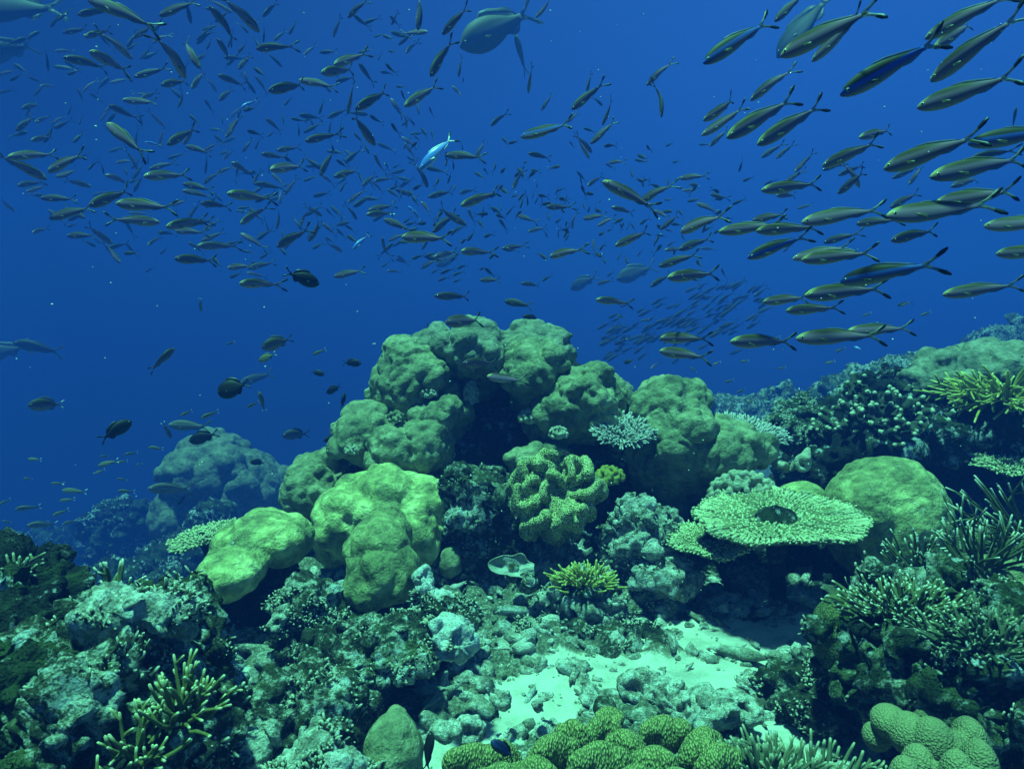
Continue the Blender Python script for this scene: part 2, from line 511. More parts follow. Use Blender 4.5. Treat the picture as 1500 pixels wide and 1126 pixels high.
def seabed_mat():
    M = Mat('sand_and_rubble', 0.95, 0.1)
    r = M.attr('rock')
    n = M.noise(16, 6, 0.7); n2 = M.noise(90, 4, 0.7)
    sand = M.ramp(M.noise(150, 4, 0.7), [(0.3, (0.36, 0.35, 0.29)), (0.6, (0.58, 0.56, 0.48))])
    rub = M.ramp(M.math('MULTIPLY_ADD', n2, 0.6, M.math('MULTIPLY', n, 0.45)), [(0.40, (0.03, 0.034, 0.022)), (0.53, (0.11, 0.112, 0.075)), (0.66, (0.36, 0.355, 0.28))])
    edge = M.math('MULTIPLY_ADD', M.math('SUBTRACT', n2, 0.5), 1.3, M.math('MULTIPLY_ADD', M.math('SUBTRACT', n, 0.5), 1.5, r))
    sand = M.mix(0.5, sand, M.ramp(M.noise(9, 5, 0.7), [(0.33, (0.30, 0.30, 0.23)), (0.55, (0.68, 0.66, 0.58))]))
    M.color(M.mix(M.ramp(edge, [(0.40, (0, 0, 0)), (0.72, (1, 1, 1))]), sand, rub))
    M.bump(n2, 0.03, 0.5); M.bump(M.noise(300, 3), 0.004, 0.6)
    return M.m
MAT['seabed'] = seabed_mat()
# ================================================================== the setting
def bed_base(x, y):
    z = -1.6 * sstep(-0.6, -3.6, x) * sstep(2.4, 5.5, y) - 4.0 * sstep(-1.5, -7.0, x) * sstep(4.0, 10.0, y)
    z = z + 0.30 * sstep(1.7, 4.0, x) * sstep(3.0, 4.2, y) * (1 - sstep(4.6, 6.0, y))
    z = z - 3.4 * sstep(4.3, 8.0, y)
    return z
def clear_sand(x, y):
    """1 in the open sandy pools, 0 in rubble"""
    p = -9.0
    for cx, cy, rx, ry in ((0.92, 2.78, 0.50, 0.15), (0.08, 2.30, 0.15, 0.17), (-0.10, 2.10, 0.13, 0.08), (0.60, 2.45, 0.36, 0.12), (0.30, 2.55, 0.22, 0.07), (1.02, 2.10, 0.30, 0.10), (-0.25, 1.98, 0.17, 0.09), (0.85, 2.02, 0.14, 0.07), (0.42, 2.36, 0.16, 0.06)):
        p = np.maximum(p, 1 - (((x - cx) / rx) ** 2 + ((y - cy) / ry) ** 2))
    return p
def bed_height(x, y):
    z = bed_base(x, y)
    p = np.stack([x, y, np.zeros_like(x)], 1)
    s = sstep(-0.7, 0.35, clear_sand(x, y) + 0.35 * fbm(p / 0.16, 3))
    near = 1 - sstep(3.2, 6.0, y)
    amp = 0.018 + (1 - s) * (0.085 * near + 0.16 * (1 - near))
    z = z + amp * (0.9 * fbm(p / (0.16 + 0.4 * (1 - near))[:, None], 4) + 0.35 * ridged(p / 0.07, 2) * near)
    z = z + 0.03 * perlin(p / 0.9)
    return z, 1 - s
nr, nt = 400, 440
R = 0.45 * (34.0 / 0.45) ** np.linspace(0, 1, nr)
TH = np.radians(np.linspace(-58, 58, nt))
rr, tt = np.meshgrid(R, TH, indexing='ij')
X = (rr * np.sin(tt)).ravel(); Y = (rr * np.cos(tt)).ravel() - 0.2
Z, RK = bed_height(X, Y)
ii, jj = np.meshgrid(np.arange(nr - 1), np.arange(nt - 1), indexing='ij')
a = (ii * nt + jj).ravel()
F = np.stack([a, a + 1, a + nt + 1, a + nt], 1)[:, ::-1]
me = new_mesh('seabed', np.stack([X, Y, Z], 1), F, [MAT['seabed']])
at_ = me.attributes.new('rock', 'FLOAT', 'POINT'); at_.data.foreach_set('value', RK.astype(np.float32))
seabed = link('seabed', me); tag(seabed, 'pale sand seabed broken by coral rubble', 'seabed', kind='structure')

# loose rubble on the sand (nobody could count it)
def rubble(n=5200):
    V, F, o = [], [], 0
    v0, f0 = ico(2)
    r = np.random.default_rng(5)
    k = 0
    while k < n:
        x = r.uniform(-1.3, 2.0); y = r.uniform(1.15, 3.5)
        cs = float(clear_sand(np.array([x]), np.array([y]))[0])
        if cs > 0.25 and r.random() < 0.62: continue
        s = 0.006 + 0.046 * r.random() ** 2.8
        if cs > 0: s = s * 0.5
        el = np.array([1.0, r.uniform(0.45, 0.9), r.uniform(0.4, 0.8)])
        if r.random() < 0.3: el = np.array([2.2, 0.45, 0.45])
        v = v0 * el
        v = v * (1 + 0.42 * perlin(v0 * 1.6 + r.uniform(0, 90, 3)) + 0.2 * perlin(v0 * 4 + r.uniform(0, 90, 3)))[:, None]
        q = Matrix.Rotation(r.uniform(0, 6.28), 3, 'Z') @ Matrix.Rotation(r.uniform(-0.5, 0.5), 3, 'Y') @ Matrix.Rotation(r.uniform(0, 6.28), 3, 'X')
        v = v @ np.array(q).T * s
        V.append(v + np.array([x, y, 0])); F.append(f0 + o); o += len(v0); k += 1
    V = np.concatenate(V)
    cx = V.reshape(n, -1, 3).mean(1)
    z, _ = bed_height(cx[:, 0], cx[:, 1])
    V[:, 2] += np.repeat(z + 0.003, len(v0))
    me = new_mesh('rubble', V, np.concatenate(F), [MAT['rock_pale']])
    return tag(link('rubble', me), 'broken coral rubble strewn over the sand', 'rubble', kind='stuff')
rubble()

# ================================================================== the big coral pillar in the middle
pillar = thing('coral_pillar', (at(740, 880, 4.2)[0], 4.2, 0.0), 'tall pillar of knobbly olive coral lobes rising at the centre of the reef', 'coral')
core = [ell(560, 560, 980, 1000, 4.75, 0.6), ell(480, 640, 800, 980, 4.45, 0.5), ell(700, 600, 1060, 960, 4.5, 0.55),
        ell(600, 500, 850, 700, 4.75, 0.45), ell(560, 700, 760, 900, 4.15, 0.4), ell(740, 650, 900, 900, 4.05, 0.35)]
rugged('rock_core', core, 0.022, MAT['rock_shade_dim'], pillar, amp=0.07, seed=2.1, scale=1.5)
LOBES = [
    ((537, 500, 690, 628, 4.25, 0.34), 12, 1), ((588, 480, 668, 575, 4.45, 0.30), 6, 2), ((641, 470, 742, 562, 4.15, 0.28), 10, 3),
    ((712, 473, 838, 575, 4.32, 0.34), 10, 4), ((728, 493, 834, 592, 4.05, 0.28), 8, 5), ((784, 532, 914, 645, 3.92, 0.32), 11, 6),
    ((885, 556, 932, 612, 4.25, 0.20), 3, 7), ((908, 548, 1042, 735, 3.92, 0.36), 13, 8), ((985, 606, 1112, 712, 3.82, 0.28), 10, 9),
    ((488, 587, 588, 678, 4.05, 0.28), 6, 10), ((532, 620, 640, 705, 3.85, 0.26), 10, 11), ((582, 614, 666, 700, 3.88, 0.26), 8, 12), ((600, 575, 690, 640, 4.05, 0.22), 7, 14), ((770, 590, 850, 660, 4.0, 0.22), 7, 15),
    ((417, 664, 505, 765, 4.0, 0.28), 7, 13)]
for (b, n, sd) in LOBES:
    e = ell(*b)
    main = (e[0], e[1] * np.array([0.92, 1, 0.92]))
    L = lumps(main, n, sd, (0.20, 0.42), 0.84)
    # a skirt that carries the lobe down into the core
    L.append((e[0] + np.array([0, 0.22, -0.75 * e[1][2]]), e[1] * np.array([0.8, 0.9, 0.9])))
    porites('lobe', L, 0.012, MAT['porites_grey'] if sd in (2, 3, 4, 7) else MAT['porites'], pillar,
            knob=0.034, knob_s=0.105, fine=0.028, fine_s=0.052, sm=3, seed=sd * 3.7, low=0.035)
# small shelves of coral round the foot of the pillar
for b, sd in (((748, 655, 800, 715, 3.75, 0.12), 31), ((782, 648, 845, 700, 3.85, 0.14), 32), ((958, 655, 1010, 690, 3.7, 0.12), 33), ((628, 588, 660, 606, 4.0, .1), 34), ((606, 583, 646, 612, 4.02, .1), 35)):
    e = ell(*b); porites('shelf', lumps(e, 4, sd, (0.3, 0.5)), 0.010, MAT['porites'], pillar, knob=0.03, knob_s=0.07, sm=3, seed=sd)

def coral(name, label, cat, ells, base, mat, voxel=0.012, fn=porites, **kw):
    t = np.array(base)
    o = fn(name, ells, voxel, mat, tuple(t), **kw)
    return tag(o, label, cat)

# ---- smooth green mounds in front of it
coral('mound_coral', 'broad smooth green coral dome directly behind two smaller green mounds', 'coral',
      [ell(470, 690, 650, 820, 3.62, 0.30), ell(520, 674, 625, 780, 3.62, 0.28), ell(457, 715, 560, 815, 3.6, 0.24), ell(580, 700, 664, 828, 3.56, 0.26), ell(462, 770, 530, 830, 3.55, 0.12)],
      at(560, 840, 3.6), MAT['porites_green'], knob=0.040, knob_s=0.095, fine=0.006, fine_s=0.05, sm=5, seed=41, low=0.035)
coral('mound_coral', 'upright green coral mound with a humped top standing before the broad dome', 'coral',
      [ell(522, 744, 606, 840, 2.92, 0.17), ell(502, 790, 560, 850, 2.9, 0.12), ell(503, 815, 612, 892, 2.86, 0.18), ell(520, 780, 610, 885, 2.88, 0.19)],
      at(557, 890, 2.9), MAT['porites_olive'], knob=0.028, knob_s=0.085, fine=0.004, fine_s=0.04, sm=6, seed=44, low=0.03)
coral('mound_coral', 'green helmet shaped coral mound overhanging at the open water side', 'coral',
      [ell(335, 744, 430, 832, 3.05, 0.22), ell(365, 752, 454, 828, 3.05, 0.2), ell(316, 765, 372, 850, 3.05, 0.16), ell(294, 806, 390, 868, 2.80, 0.17)],
      at(370, 860, 2.95), MAT['porites_green'], knob=0.028, knob_s=0.085, fine=0.004, fine_s=0.04, sm=3, seed=47, low=0.025)
coral('mound_coral', 'large smooth green dome beside the table coral', 'coral',
      [ell(1210, 668, 1384, 860, 3.35, 0.30), ell(1218, 690, 1300, 800, 3.25, 0.2)], at(1298, 830, 3.35), MAT['porites_olive'], knob=0.018, knob_s=0.075, fine=0.004, fine_s=0.04, sm=14, seed=51, low=0.014)
coral('mound_coral', 'small low green dome peeping over the table coral rim', 'coral',
      [ell(1138, 704, 1212, 770, 3.5, 0.16)], at(1175, 760, 3.5), MAT['porites_green'], knob=0.01, knob_s=0.09, fine=0.0, sm=8, seed=53, low=0.012)
coral('mound_coral', 'rounded dark green coral boulder on the sand next to the rubble', 'coral',
      [ell(532, 1045, 618, 1180, 1.95, 0.10), ell(560, 1038, 600, 1090, 2.0, 0.08)], at(575, 1120, 1.95), MAT['porites'], voxel=0.008, knob=0.012, knob_s=0.08, fine=0.003, sm=5, seed=55, low=0.012)
coral('mound_coral', 'dim green coral lump tucked beneath the broad dome', 'coral',
      [ell(640, 800, 680, 845, 3.4, 0.1)], at(660, 845, 3.4), MAT['porites'], knob=0.015, knob_s=0.09, sm=5, seed=57)

# ---- reef rocks (each a boulder of its own)
ROCKS = [
 ('massive rugged crusted rock at lower left corner under the finger coral', [ell(60, 930, 260, 1330, 1.62, 0.32), ell(70, 885, 318, 1220, 1.78, 0.30), ell(130, 872, 300, 990, 1.82, 0.22)], 'rock', 0.010, 0.050),
 ('corner rock darkened in colour for shade at the frame edge beside the massive rugged rock', [ell(-220, 900, 110, 1330, 1.66, 0.38), ell(-120, 850, 90, 1050, 1.95, 0.35)], 'rock_shade_dim', 0.010, 0.055),  # lower albedo stands in for the unlit corner
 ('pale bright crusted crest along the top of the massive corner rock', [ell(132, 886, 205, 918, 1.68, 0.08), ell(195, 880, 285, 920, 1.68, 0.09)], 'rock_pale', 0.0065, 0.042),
 ('dark rock pedestal carrying the helmet shaped mound', [ell(320, 835, 430, 990, 3.1, 0.2), ell(340, 800, 420, 880, 3.12, 0.14)], 'rock_shade_dim', 0.012, 0.04),
 ('pale crusted rock below the helmet shaped mound', [ell(402, 848, 495, 960, 2.72, 0.18), ell(412, 880, 520, 1010, 2.68, 0.2)], 'rock', 0.009, 0.034),
 ('jagged pitted rock with a smooth pale cap below the upright mound', [ell(360, 985, 520, 1150, 2.05, 0.22), ell(430, 960, 560, 1080, 2.35, 0.22), ell(290, 1040, 440, 1250, 1.9, 0.2)], 'rock', 0.008, 0.034),
 ('crumbly rock ledge beneath the upright green mound', [ell(460, 925, 590, 985, 2.42, 0.22), ell(540, 925, 640, 970, 2.42, 0.22), ell(618, 885, 690, 930, 2.65, 0.14)], 'rock', 0.010, 0.036),
 ('small bright white crusted block at the edge of the dark hollow', [ell(628, 898, 692, 972, 2.20, 0.08)], 'rock_white', 0.007, 0.022),
 ('narrow pale crusted knob beside the upright green mound', [ell(608, 828, 632, 884, 2.75, 0.07), ell(612, 868, 668, 892, 2.72, 0.06), ell(655, 880, 685, 905, 2.7, .05)], 'rock_white', 0.007, 0.018),
 ('steep rubbly slope between the broad dome and the ruffled leather coral', [ell(640, 690, 770, 900, 3.75, 0.35), ell(650, 690, 720, 800, 3.55, 0.2)], 'rock', 0.012, 0.05),
 ('tall crusted rock column below the ruffled leather coral', [ell(880, 735, 1000, 960, 3.4, 0.30), ell(780, 850, 940, 975, 3.15, 0.2), ell(740, 790, 900, 960, 3.65, 0.3), ell(890, 730, 960, 850, 3.3, 0.18)], 'rock_pale', 0.010, 0.048),
 ('low heap of broken crusted rock behind the sand', [ell(690, 925, 830, 990, 2.92, 0.16), ell(735, 915, 800, 960, 2.95, 0.12)], 'rock_pale', 0.009, 0.03),
 ('craggy ledge of rock at the back edge of the sand', [ell(820, 930, 935, 985, 2.85, 0.15), ell(905, 925, 1005, 975, 2.95, 0.15)], 'rock', 0.009, 0.03),
 ('large spiky crusted rock at the lower corner beside star coral', [ell(1218, 885, 1420, 1050, 2.04, 0.25), ell(1330, 868, 1620, 1130, 2.05, 0.36), ell(1260, 855, 1370, 960, 2.2, 0.2), ell(1450, 900, 1700, 1200, 1.9, 0.3)], 'rock', 0.0095, 0.05),
 ('flat topped mossy rock lying alone on the sand', [ell(1116, 970, 1236, 1075, 2.35, 0.15)], 'rock', 0.007, 0.025),
 ('shadowed rock wall under the overhang behind the green dome', [ell(1120, 600, 1420, 860, 5.6, 0.5), ell(1300, 600, 1750, 880, 5.5, 0.5), ell(1200, 745, 1400, 870, 4.6, 0.3)], 'rock_shade_dim', 0.020, 0.07),
 ('overhanging rock shelf that carries the cauliflower coral and the crest corals', [ell(1180, 585, 1400, 668, 4.6, 0.60), ell(1330, 575, 1640, 650, 4.6, 0.75), ell(1230, 555, 1350, 650, 4.9, .4)], 'rock_shade_dim', 0.016, 0.05),
 ('dark recessed rock beneath the table coral', [ell(990, 760, 1260, 960, 3.85, 0.35), ell(1200, 830, 1400, 960, 3.4, 0.3)], 'rock_shade_dim', 0.014, 0.05),  # dark colour stands in for the cave shade under the plate
 ('dark hollow rock under the crumbly ledge', [ell(420, 880, 680, 1000, 3.15, 0.3), ell(270, 880, 420, 1060, 3.1, 0.3)], 'rock_shade_dim', 0.014, 0.05),  # shade of the hollow is put into the rock colour
 ('grey speckled rock in shade behind the pale curled coral', [ell(1185, 655, 1250, 720, 3.9, 0.15)], 'rock_shade_dim', 0.01, 0.03),
 ('low rock with fuzzy growth behind the pale table coral', [ell(1120, 605, 1240, 660, 4.6, 0.3), ell(1140, 588, 1200, 625, 4.9, 0.2)], 'rock', 0.012, 0.04),
 ('pale rock knob at the bottom edge below the jagged pitted rock', [ell(430, 1068, 505, 1150, 1.85, 0.10), ell(390, 1095, 540, 1200, 1.8, 0.14)], 'rock_pale', 0.007, 0.024),
 ('grey half buried stone beside the dark green boulder', [ell(632, 1058, 668, 1082, 2.02, 0.035)], 'rock_pale', 0.005, 0.012),
 ('squat pale stone half buried in front of the ridged leather coral', [ell(664, 1050, 706, 1090, 1.98, 0.04)], 'rock_pale', 0.005, 0.012),
 ('blunt grey stone standing up in the central sand pool', [ell(722, 1010, 752, 1042, 2.2, 0.03)], 'rock_pale', 0.005, 0.011),
 ('broken coral stub lying in the central sand pool', [ell(778, 1020, 796, 1046, 2.15, 0.02), ell(788, 1012, 812, 1024, 2.2, 0.02)], 'rock_pale', 0.004, 0.008),
 ('dark pointed stone at the sand edge behind the ridged leather coral', [ell(872, 1020, 900, 1048, 2.05, 0.03)], 'rock', 0.005, 0.010),
 ('small dark stone alone on the back sand strip', [ell(1080, 980, 1106, 1004, 2.48, 0.03)], 'rock_pale', 0.005, 0.011),
 ('low rubble lump in the middle of the sand', [ell(905, 985, 1000, 1030, 2.38, 0.07)], 'rock_pale', 0.006, 0.018),
 ('long flat rubble slab between the two sand strips', [ell(960, 1010, 1110, 1060, 2.2, 0.09)], 'rock_pale', 0.006, 0.018),
 ('dark spiny rock hump at the open water edge', [ell(-60, 805, 75, 900, 2.2, 0.2), ell(-90, 850, 60, 1000, 2.1, .25)], 'rock_shade_dim', 0.010, 0.05),
 ('hazy mound of plate coral on the slope below the far coral head', [ell(140, 738, 238, 830, 14.0, 0.8), ell(170, 735, 225, 790, 13.8, .6)], 'rock_shade_dim', 0.025, 0.10),
 ('faint low rock on the slope in open blue water', [ell(20, 775, 120, 850, 17.0, 0.9)], 'rock_shade_dim', 0.03, 0.10),
 ('long dim rocky slope beneath the far coral head', [ell(180, 780, 420, 930, 10, 1.2), ell(60, 830, 260, 960, 8.5, 1.)], 'rock_shade_dim', 0.025, 0.10),
 ('faint hazy reef in open water behind the pillar shoulder', [ell(1020, 585, 1110, 660, 15, 1.2), ell(1080, 575, 1200, 660, 14, 1.2), ell(1140, 590, 1260, 660, 12, 1.2)], 'rock', 0.05, 0.14),
 ('blue hazed rock ridge at the far upper edge of the reef', [ell(1415, 472, 1640, 560, 15, 1.2)], 'rock', 0.035, 0.12),
 ('hazy rubble slope rising behind the cauliflower coral', [ell(1250, 520, 1450, 640, 11, 1.1), ell(1190, 555, 1330, 640, 11.5, .9)], 'rock', 0.03, 0.10),
]
STUB = {0: 500, 13: 1000, 2: 120, 4: 550, 5: 500, 6: 350, 9: 700, 10: 800, 14: 300}
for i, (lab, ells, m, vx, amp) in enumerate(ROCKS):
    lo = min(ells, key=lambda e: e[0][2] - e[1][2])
    coral('reef_rock', lab, 'rock', ells, (ells[0][0][0], ells[0][0][1], lo[0][2] - lo[1][2]), MAT[m], voxel=vx, fn=rugged, amp=amp, seed=i * 5.3 + 1.0, scale=1.0 if ells[0][0][1] < 5 else 2.2, stubs=(STUB.get(i, 500 if vx > 0.0065 else 0) if m != 'rock_shade_dim' and ells[0][0][1] < 5 else 0))

# ---- far coral head to the left, corals on the crest to the right
coral('coral_head', 'hazy knobbly coral head standing alone in blue water', 'coral',
      lumps(ell(250, 636, 370, 760, 12.5, 1.0), 9, 71, (0.25, 0.42)) + lumps(ell(300, 660, 415, 800, 12.7, 1.0), 7, 72, (0.2, 0.35)) + [ell(235, 690, 330, 820, 12.6, 1.0)],
      at(320, 800, 12.0), MAT['porites_far'], voxel=0.035, knob=0.14, knob_s=0.36, fine=0.04, fine_s=0.15, sm=3, seed=73, low=0.05)
coral('coral_head', 'pale rounded bumpy coral on the crest above the yellow branching coral', 'coral',
      lumps(ell(1385, 505, 1540, 590, 4.9, 0.35), 10, 75, (0.25, 0.4)) + [ell(1440, 500, 1500, 550, 4.9, 0.3)], at(1450, 580, 4.9), MAT['porites_grey'], voxel=0.013, knob=0.07, knob_s=0.14, fine=0.014, fine_s=0.05, sm=3, seed=76, low=0.03)
coral('coral_head', 'blue grey bumpy coral between cauliflower coral and the crest', 'coral',
      lumps(ell(1328, 520, 1408, 600, 4.7, 0.25), 8, 78, (0.3, 0.42)), at(1368, 595, 4.7), MAT['porites_grey'], voxel=0.012, knob=0.04, knob_s=0.12, fine=0.012, fine_s=0.045, sm=3, seed=79, low=0.02)
coral('lumpy_coral', 'shaded cluster of round coral knobs under the staghorn branches', 'coral',
      lumps(ell(1415, 822, 1530, 890, 2.5, 0.2), 16, 81, (0.22, 0.32), 0.9), at(1470, 880, 2.5), MAT['tan'], voxel=0.007, knob=0.008, knob_s=0.05, fine=0, sm=1, seed=82, low=0.005)
coral('star_coral', 'domed star coral at the sandward end of the spiky rock', 'coral',
      [ell(1191, 870, 1310, 1000, 2.13, 0.15)], at(1245, 990, 2.3), MAT['brain'], voxel=0.008, knob=0.008, knob_s=0.08, fine=0, sm=5, seed=84, low=0.01)
# tan knuckled coral at the lower right
r_ = np.random.default_rng(88)
kn = []
for (x0, y0, x1, y1, t) in ((1275, 1032, 1335, 1080, 1.95), (1300, 1040, 1365, 1110, 1.9), (1335, 1045, 1400, 1130, 1.85), (1320, 1085, 1372, 1160, 1.78), (1362, 1060, 1420, 1160, 1.84),
                            (1392, 1045, 1445, 1120, 1.86), (1405, 1075, 1462, 1170, 1.76), (1375, 1090, 1425, 1180, 1.72), (1262, 1055, 1305, 1100, 1.98), (1330, 1030, 1375, 1070, 2.0), (1300, 1100, 1350, 1180, 1.72), (1400, 1120, 1465, 1210, 1.68)):
    kn.append((lambda e: (e[0], e[1] * 0.88))(ell(x0, y0, x1, y1, t - 0.20, (x1 - x0) * 0.55 * t / FPX)))
coral('knuckle_coral', 'tan coral with fat rounded knuckles at the bottom below the spiky rock', 'coral', kn, at(1370, 1110, 1.85), MAT['tan'], voxel=0.0055, knob=0.003, knob_s=0.05, fine=0, sm=0, seed=89, low=0.003)
# ridged leather coral along the bottom edge
rl = []
for (x0, y0, x1, y1, t, ti) in ((640, 1080, 735, 1190, 1.78, .2), (715, 1075, 770, 1170, 1.80, -.3), (755, 1065, 850, 1170, 1.76, .4), (820, 1045, 880, 1150, 1.86, -.3), (845, 1040, 905, 1130, 1.9, .3),
        (815, 1080, 925, 1200, 1.68, .2), (895, 1060, 960, 1150, 1.80, -.5), (925, 1045, 1010, 1110, 1.86, .2), (930, 1085, 1000, 1190, 1.70, -.2), (985, 1060, 1060, 1140, 1.78, .6),
        (1010, 1080, 1080, 1190, 1.70, .3), (750, 1100, 835, 1220, 1.64, -.2), (880, 1110, 960, 1230, 1.6, .3), (690, 1110, 780, 1230, 1.62, 0), (960, 1115, 1050, 1230, 1.6, -.4), (870, 1035, 915, 1075, 1.95, 0)):
    c_, q_ = ell(x0, y0, x1, y1, t, 0.04)
    M_ = np.array(Matrix.Rotation(ti, 3, 'Y') @ Matrix.Rotation(ti * 1.6, 3, 'Z'))
    # a main lobe with two finger-like bulges along its crest
    rl.append((c_, q_ * np.array([0.92, 1, 0.95]), M_))
    for u in (-0.55, 0.5):
        rl.append((c_ + M_ @ np.array([u * q_[0], -0.012, (0.50 - 0.2 * u * u) * q_[2]]), np.array([q_[0] * 0.46, 0.026, q_[2] * 0.45]), M_))
coral('leather_coral', 'olive leather coral with overlapping finely ridged folds along the bottom edge', 'coral', rl, at(860, 1120, 1.75), MAT['ridge'], voxel=0.0042, knob=0.003, knob_s=0.05, fine=0.0012, fine_s=0.011, sm=2, seed=92, low=0.006)

# ---- the ruffled leather coral in the middle
def leather_coral():
    t0 = 3.35
    c = at(812, 716, t0)
    th = thing('ruffled_leather_coral', tuple(at(815, 775, 3.5)), 'ruffled yellow leather coral with thick folded lobes below the pillar', 'coral')
    nrm = np.array([-0.05, -0.80, 0.60]); nrm /= np.linalg.norm(nrm)
    ux = np.cross(np.array([0, 0, 1.0]), nrm); ux = -ux if ux[0] < 0 else ux; ux /= np.linalg.norm(ux); uy = np.cross(nrm, ux); uy = uy if uy[2] > 0 else -uy
    E = []
    N = 520
    th_ = np.linspace(0, 2 * math.pi, N, endpoint=False)
    Rb = 0.185
    nf = 11
    ph = 0.5 * np.sin(2 * th_ + 0.7) + 0.35 * np.sin(3 * th_ + 2)
    fold = np.sin(nf * th_ + ph)
    rad = Rb * (1.0 + (0.15 + 0.07 * np.sin(3 * th_ + 1)) * fold + 0.07 * np.sin(2 * th_ + 1)) * (1 + 0.05 * np.sin(5 * th_))
    ang = th_ + 0.155 * np.sin(2 * (nf * th_ + ph)) * 0.8 + 0.06 * np.sin(nf * th_ + ph + 1.2) * np.sin(2 * th_ + 0.5)
    hgt = 0.030 * np.cos(nf * th_ + ph) * np.sin(2 * th_ + 2) - 0.035 * fold + 0.02 * np.sin(4 * th_)
    sx = 0.93
    P = c + (rad * np.cos(ang))[:, None] * ux * sx + (rad * np.sin(ang))[:, None] * uy * 0.98 + hgt[:, None] * nrm
    for k in range(N): E.append((P[k], np.full(3, 0.0225 + 0.004 * math.sin(3.1 * th_[k]))))
    # outer skirt rolling back, and the sunken middle
    for k in range(0, N, 4):
        for q, (s, d) in enumerate(((1.02, -0.035), (0.96, -0.075), (0.86, -0.115))):
            p = c + s * (P[k] - c - hgt[k] * nrm) + (hgt[k] * (1 - .3 * q) + d) * nrm
            E.append((p, np.full(3, 0.026)))
    for k in range(0, N, 6):
        for s, d in ((0.84, -0.018), (0.68, -0.03), (0.5, -0.036), (0.3, -0.04), (0.1, -0.04)):
            p = c + s * (P[k] - c - hgt[k] * nrm) + (hgt[k] * s * 0.8 + d) * nrm
            E.append((p, np.full(3, 0.018)))
    # inner ring of folds
    for (ra, n2, ph2, hh) in ((0.120, 6, 1.0, 0.012), (0.055, 3, 2.0, 0.02)):
        t2 = np.linspace(0.55, 4.0, 260)
        f2 = np.sin(n2 * t2 + ph2)
        a2 = t2 + 0.12 * np.sin(2 * (n2 * t2 + ph2))
        r2 = ra * (1 + 0.26 * f2)
        P2 = c + (r2 * np.cos(a2))[:, None] * ux + (r2 * np.sin(a2))[:, None] * uy + (hh + 0.02 * np.cos(n2 * t2 + ph2))[:, None] * nrm
        for k in range(0, 260, 2):
            E.append((P2[k], np.full(3, 0.019))); E.append((P2[k] - 0.03 * nrm, np.full(3, 0.017)))
    v, n, ls, lt = union(E, 0.0055, 3, 2)
    f1, _ = worley(v / 0.012)
    put_raw('cap', v + n * (0.0015 * (0.5 - f1))[:, None], ls, lt, MAT['leather'], th)
    b = np.array(th.location)
    e2 = [(c - 0.12 * nrm + (b - c + 0.12 * nrm) * s, np.full(3, 0.10 - 0.02 * s)) for s in np.linspace(0, 1, 6)]
    v, n, ls, lt = union(e2, 0.010, 4, 3)
    put_raw('stalk', v, ls, lt, MAT['leather'], th)
leather_coral()

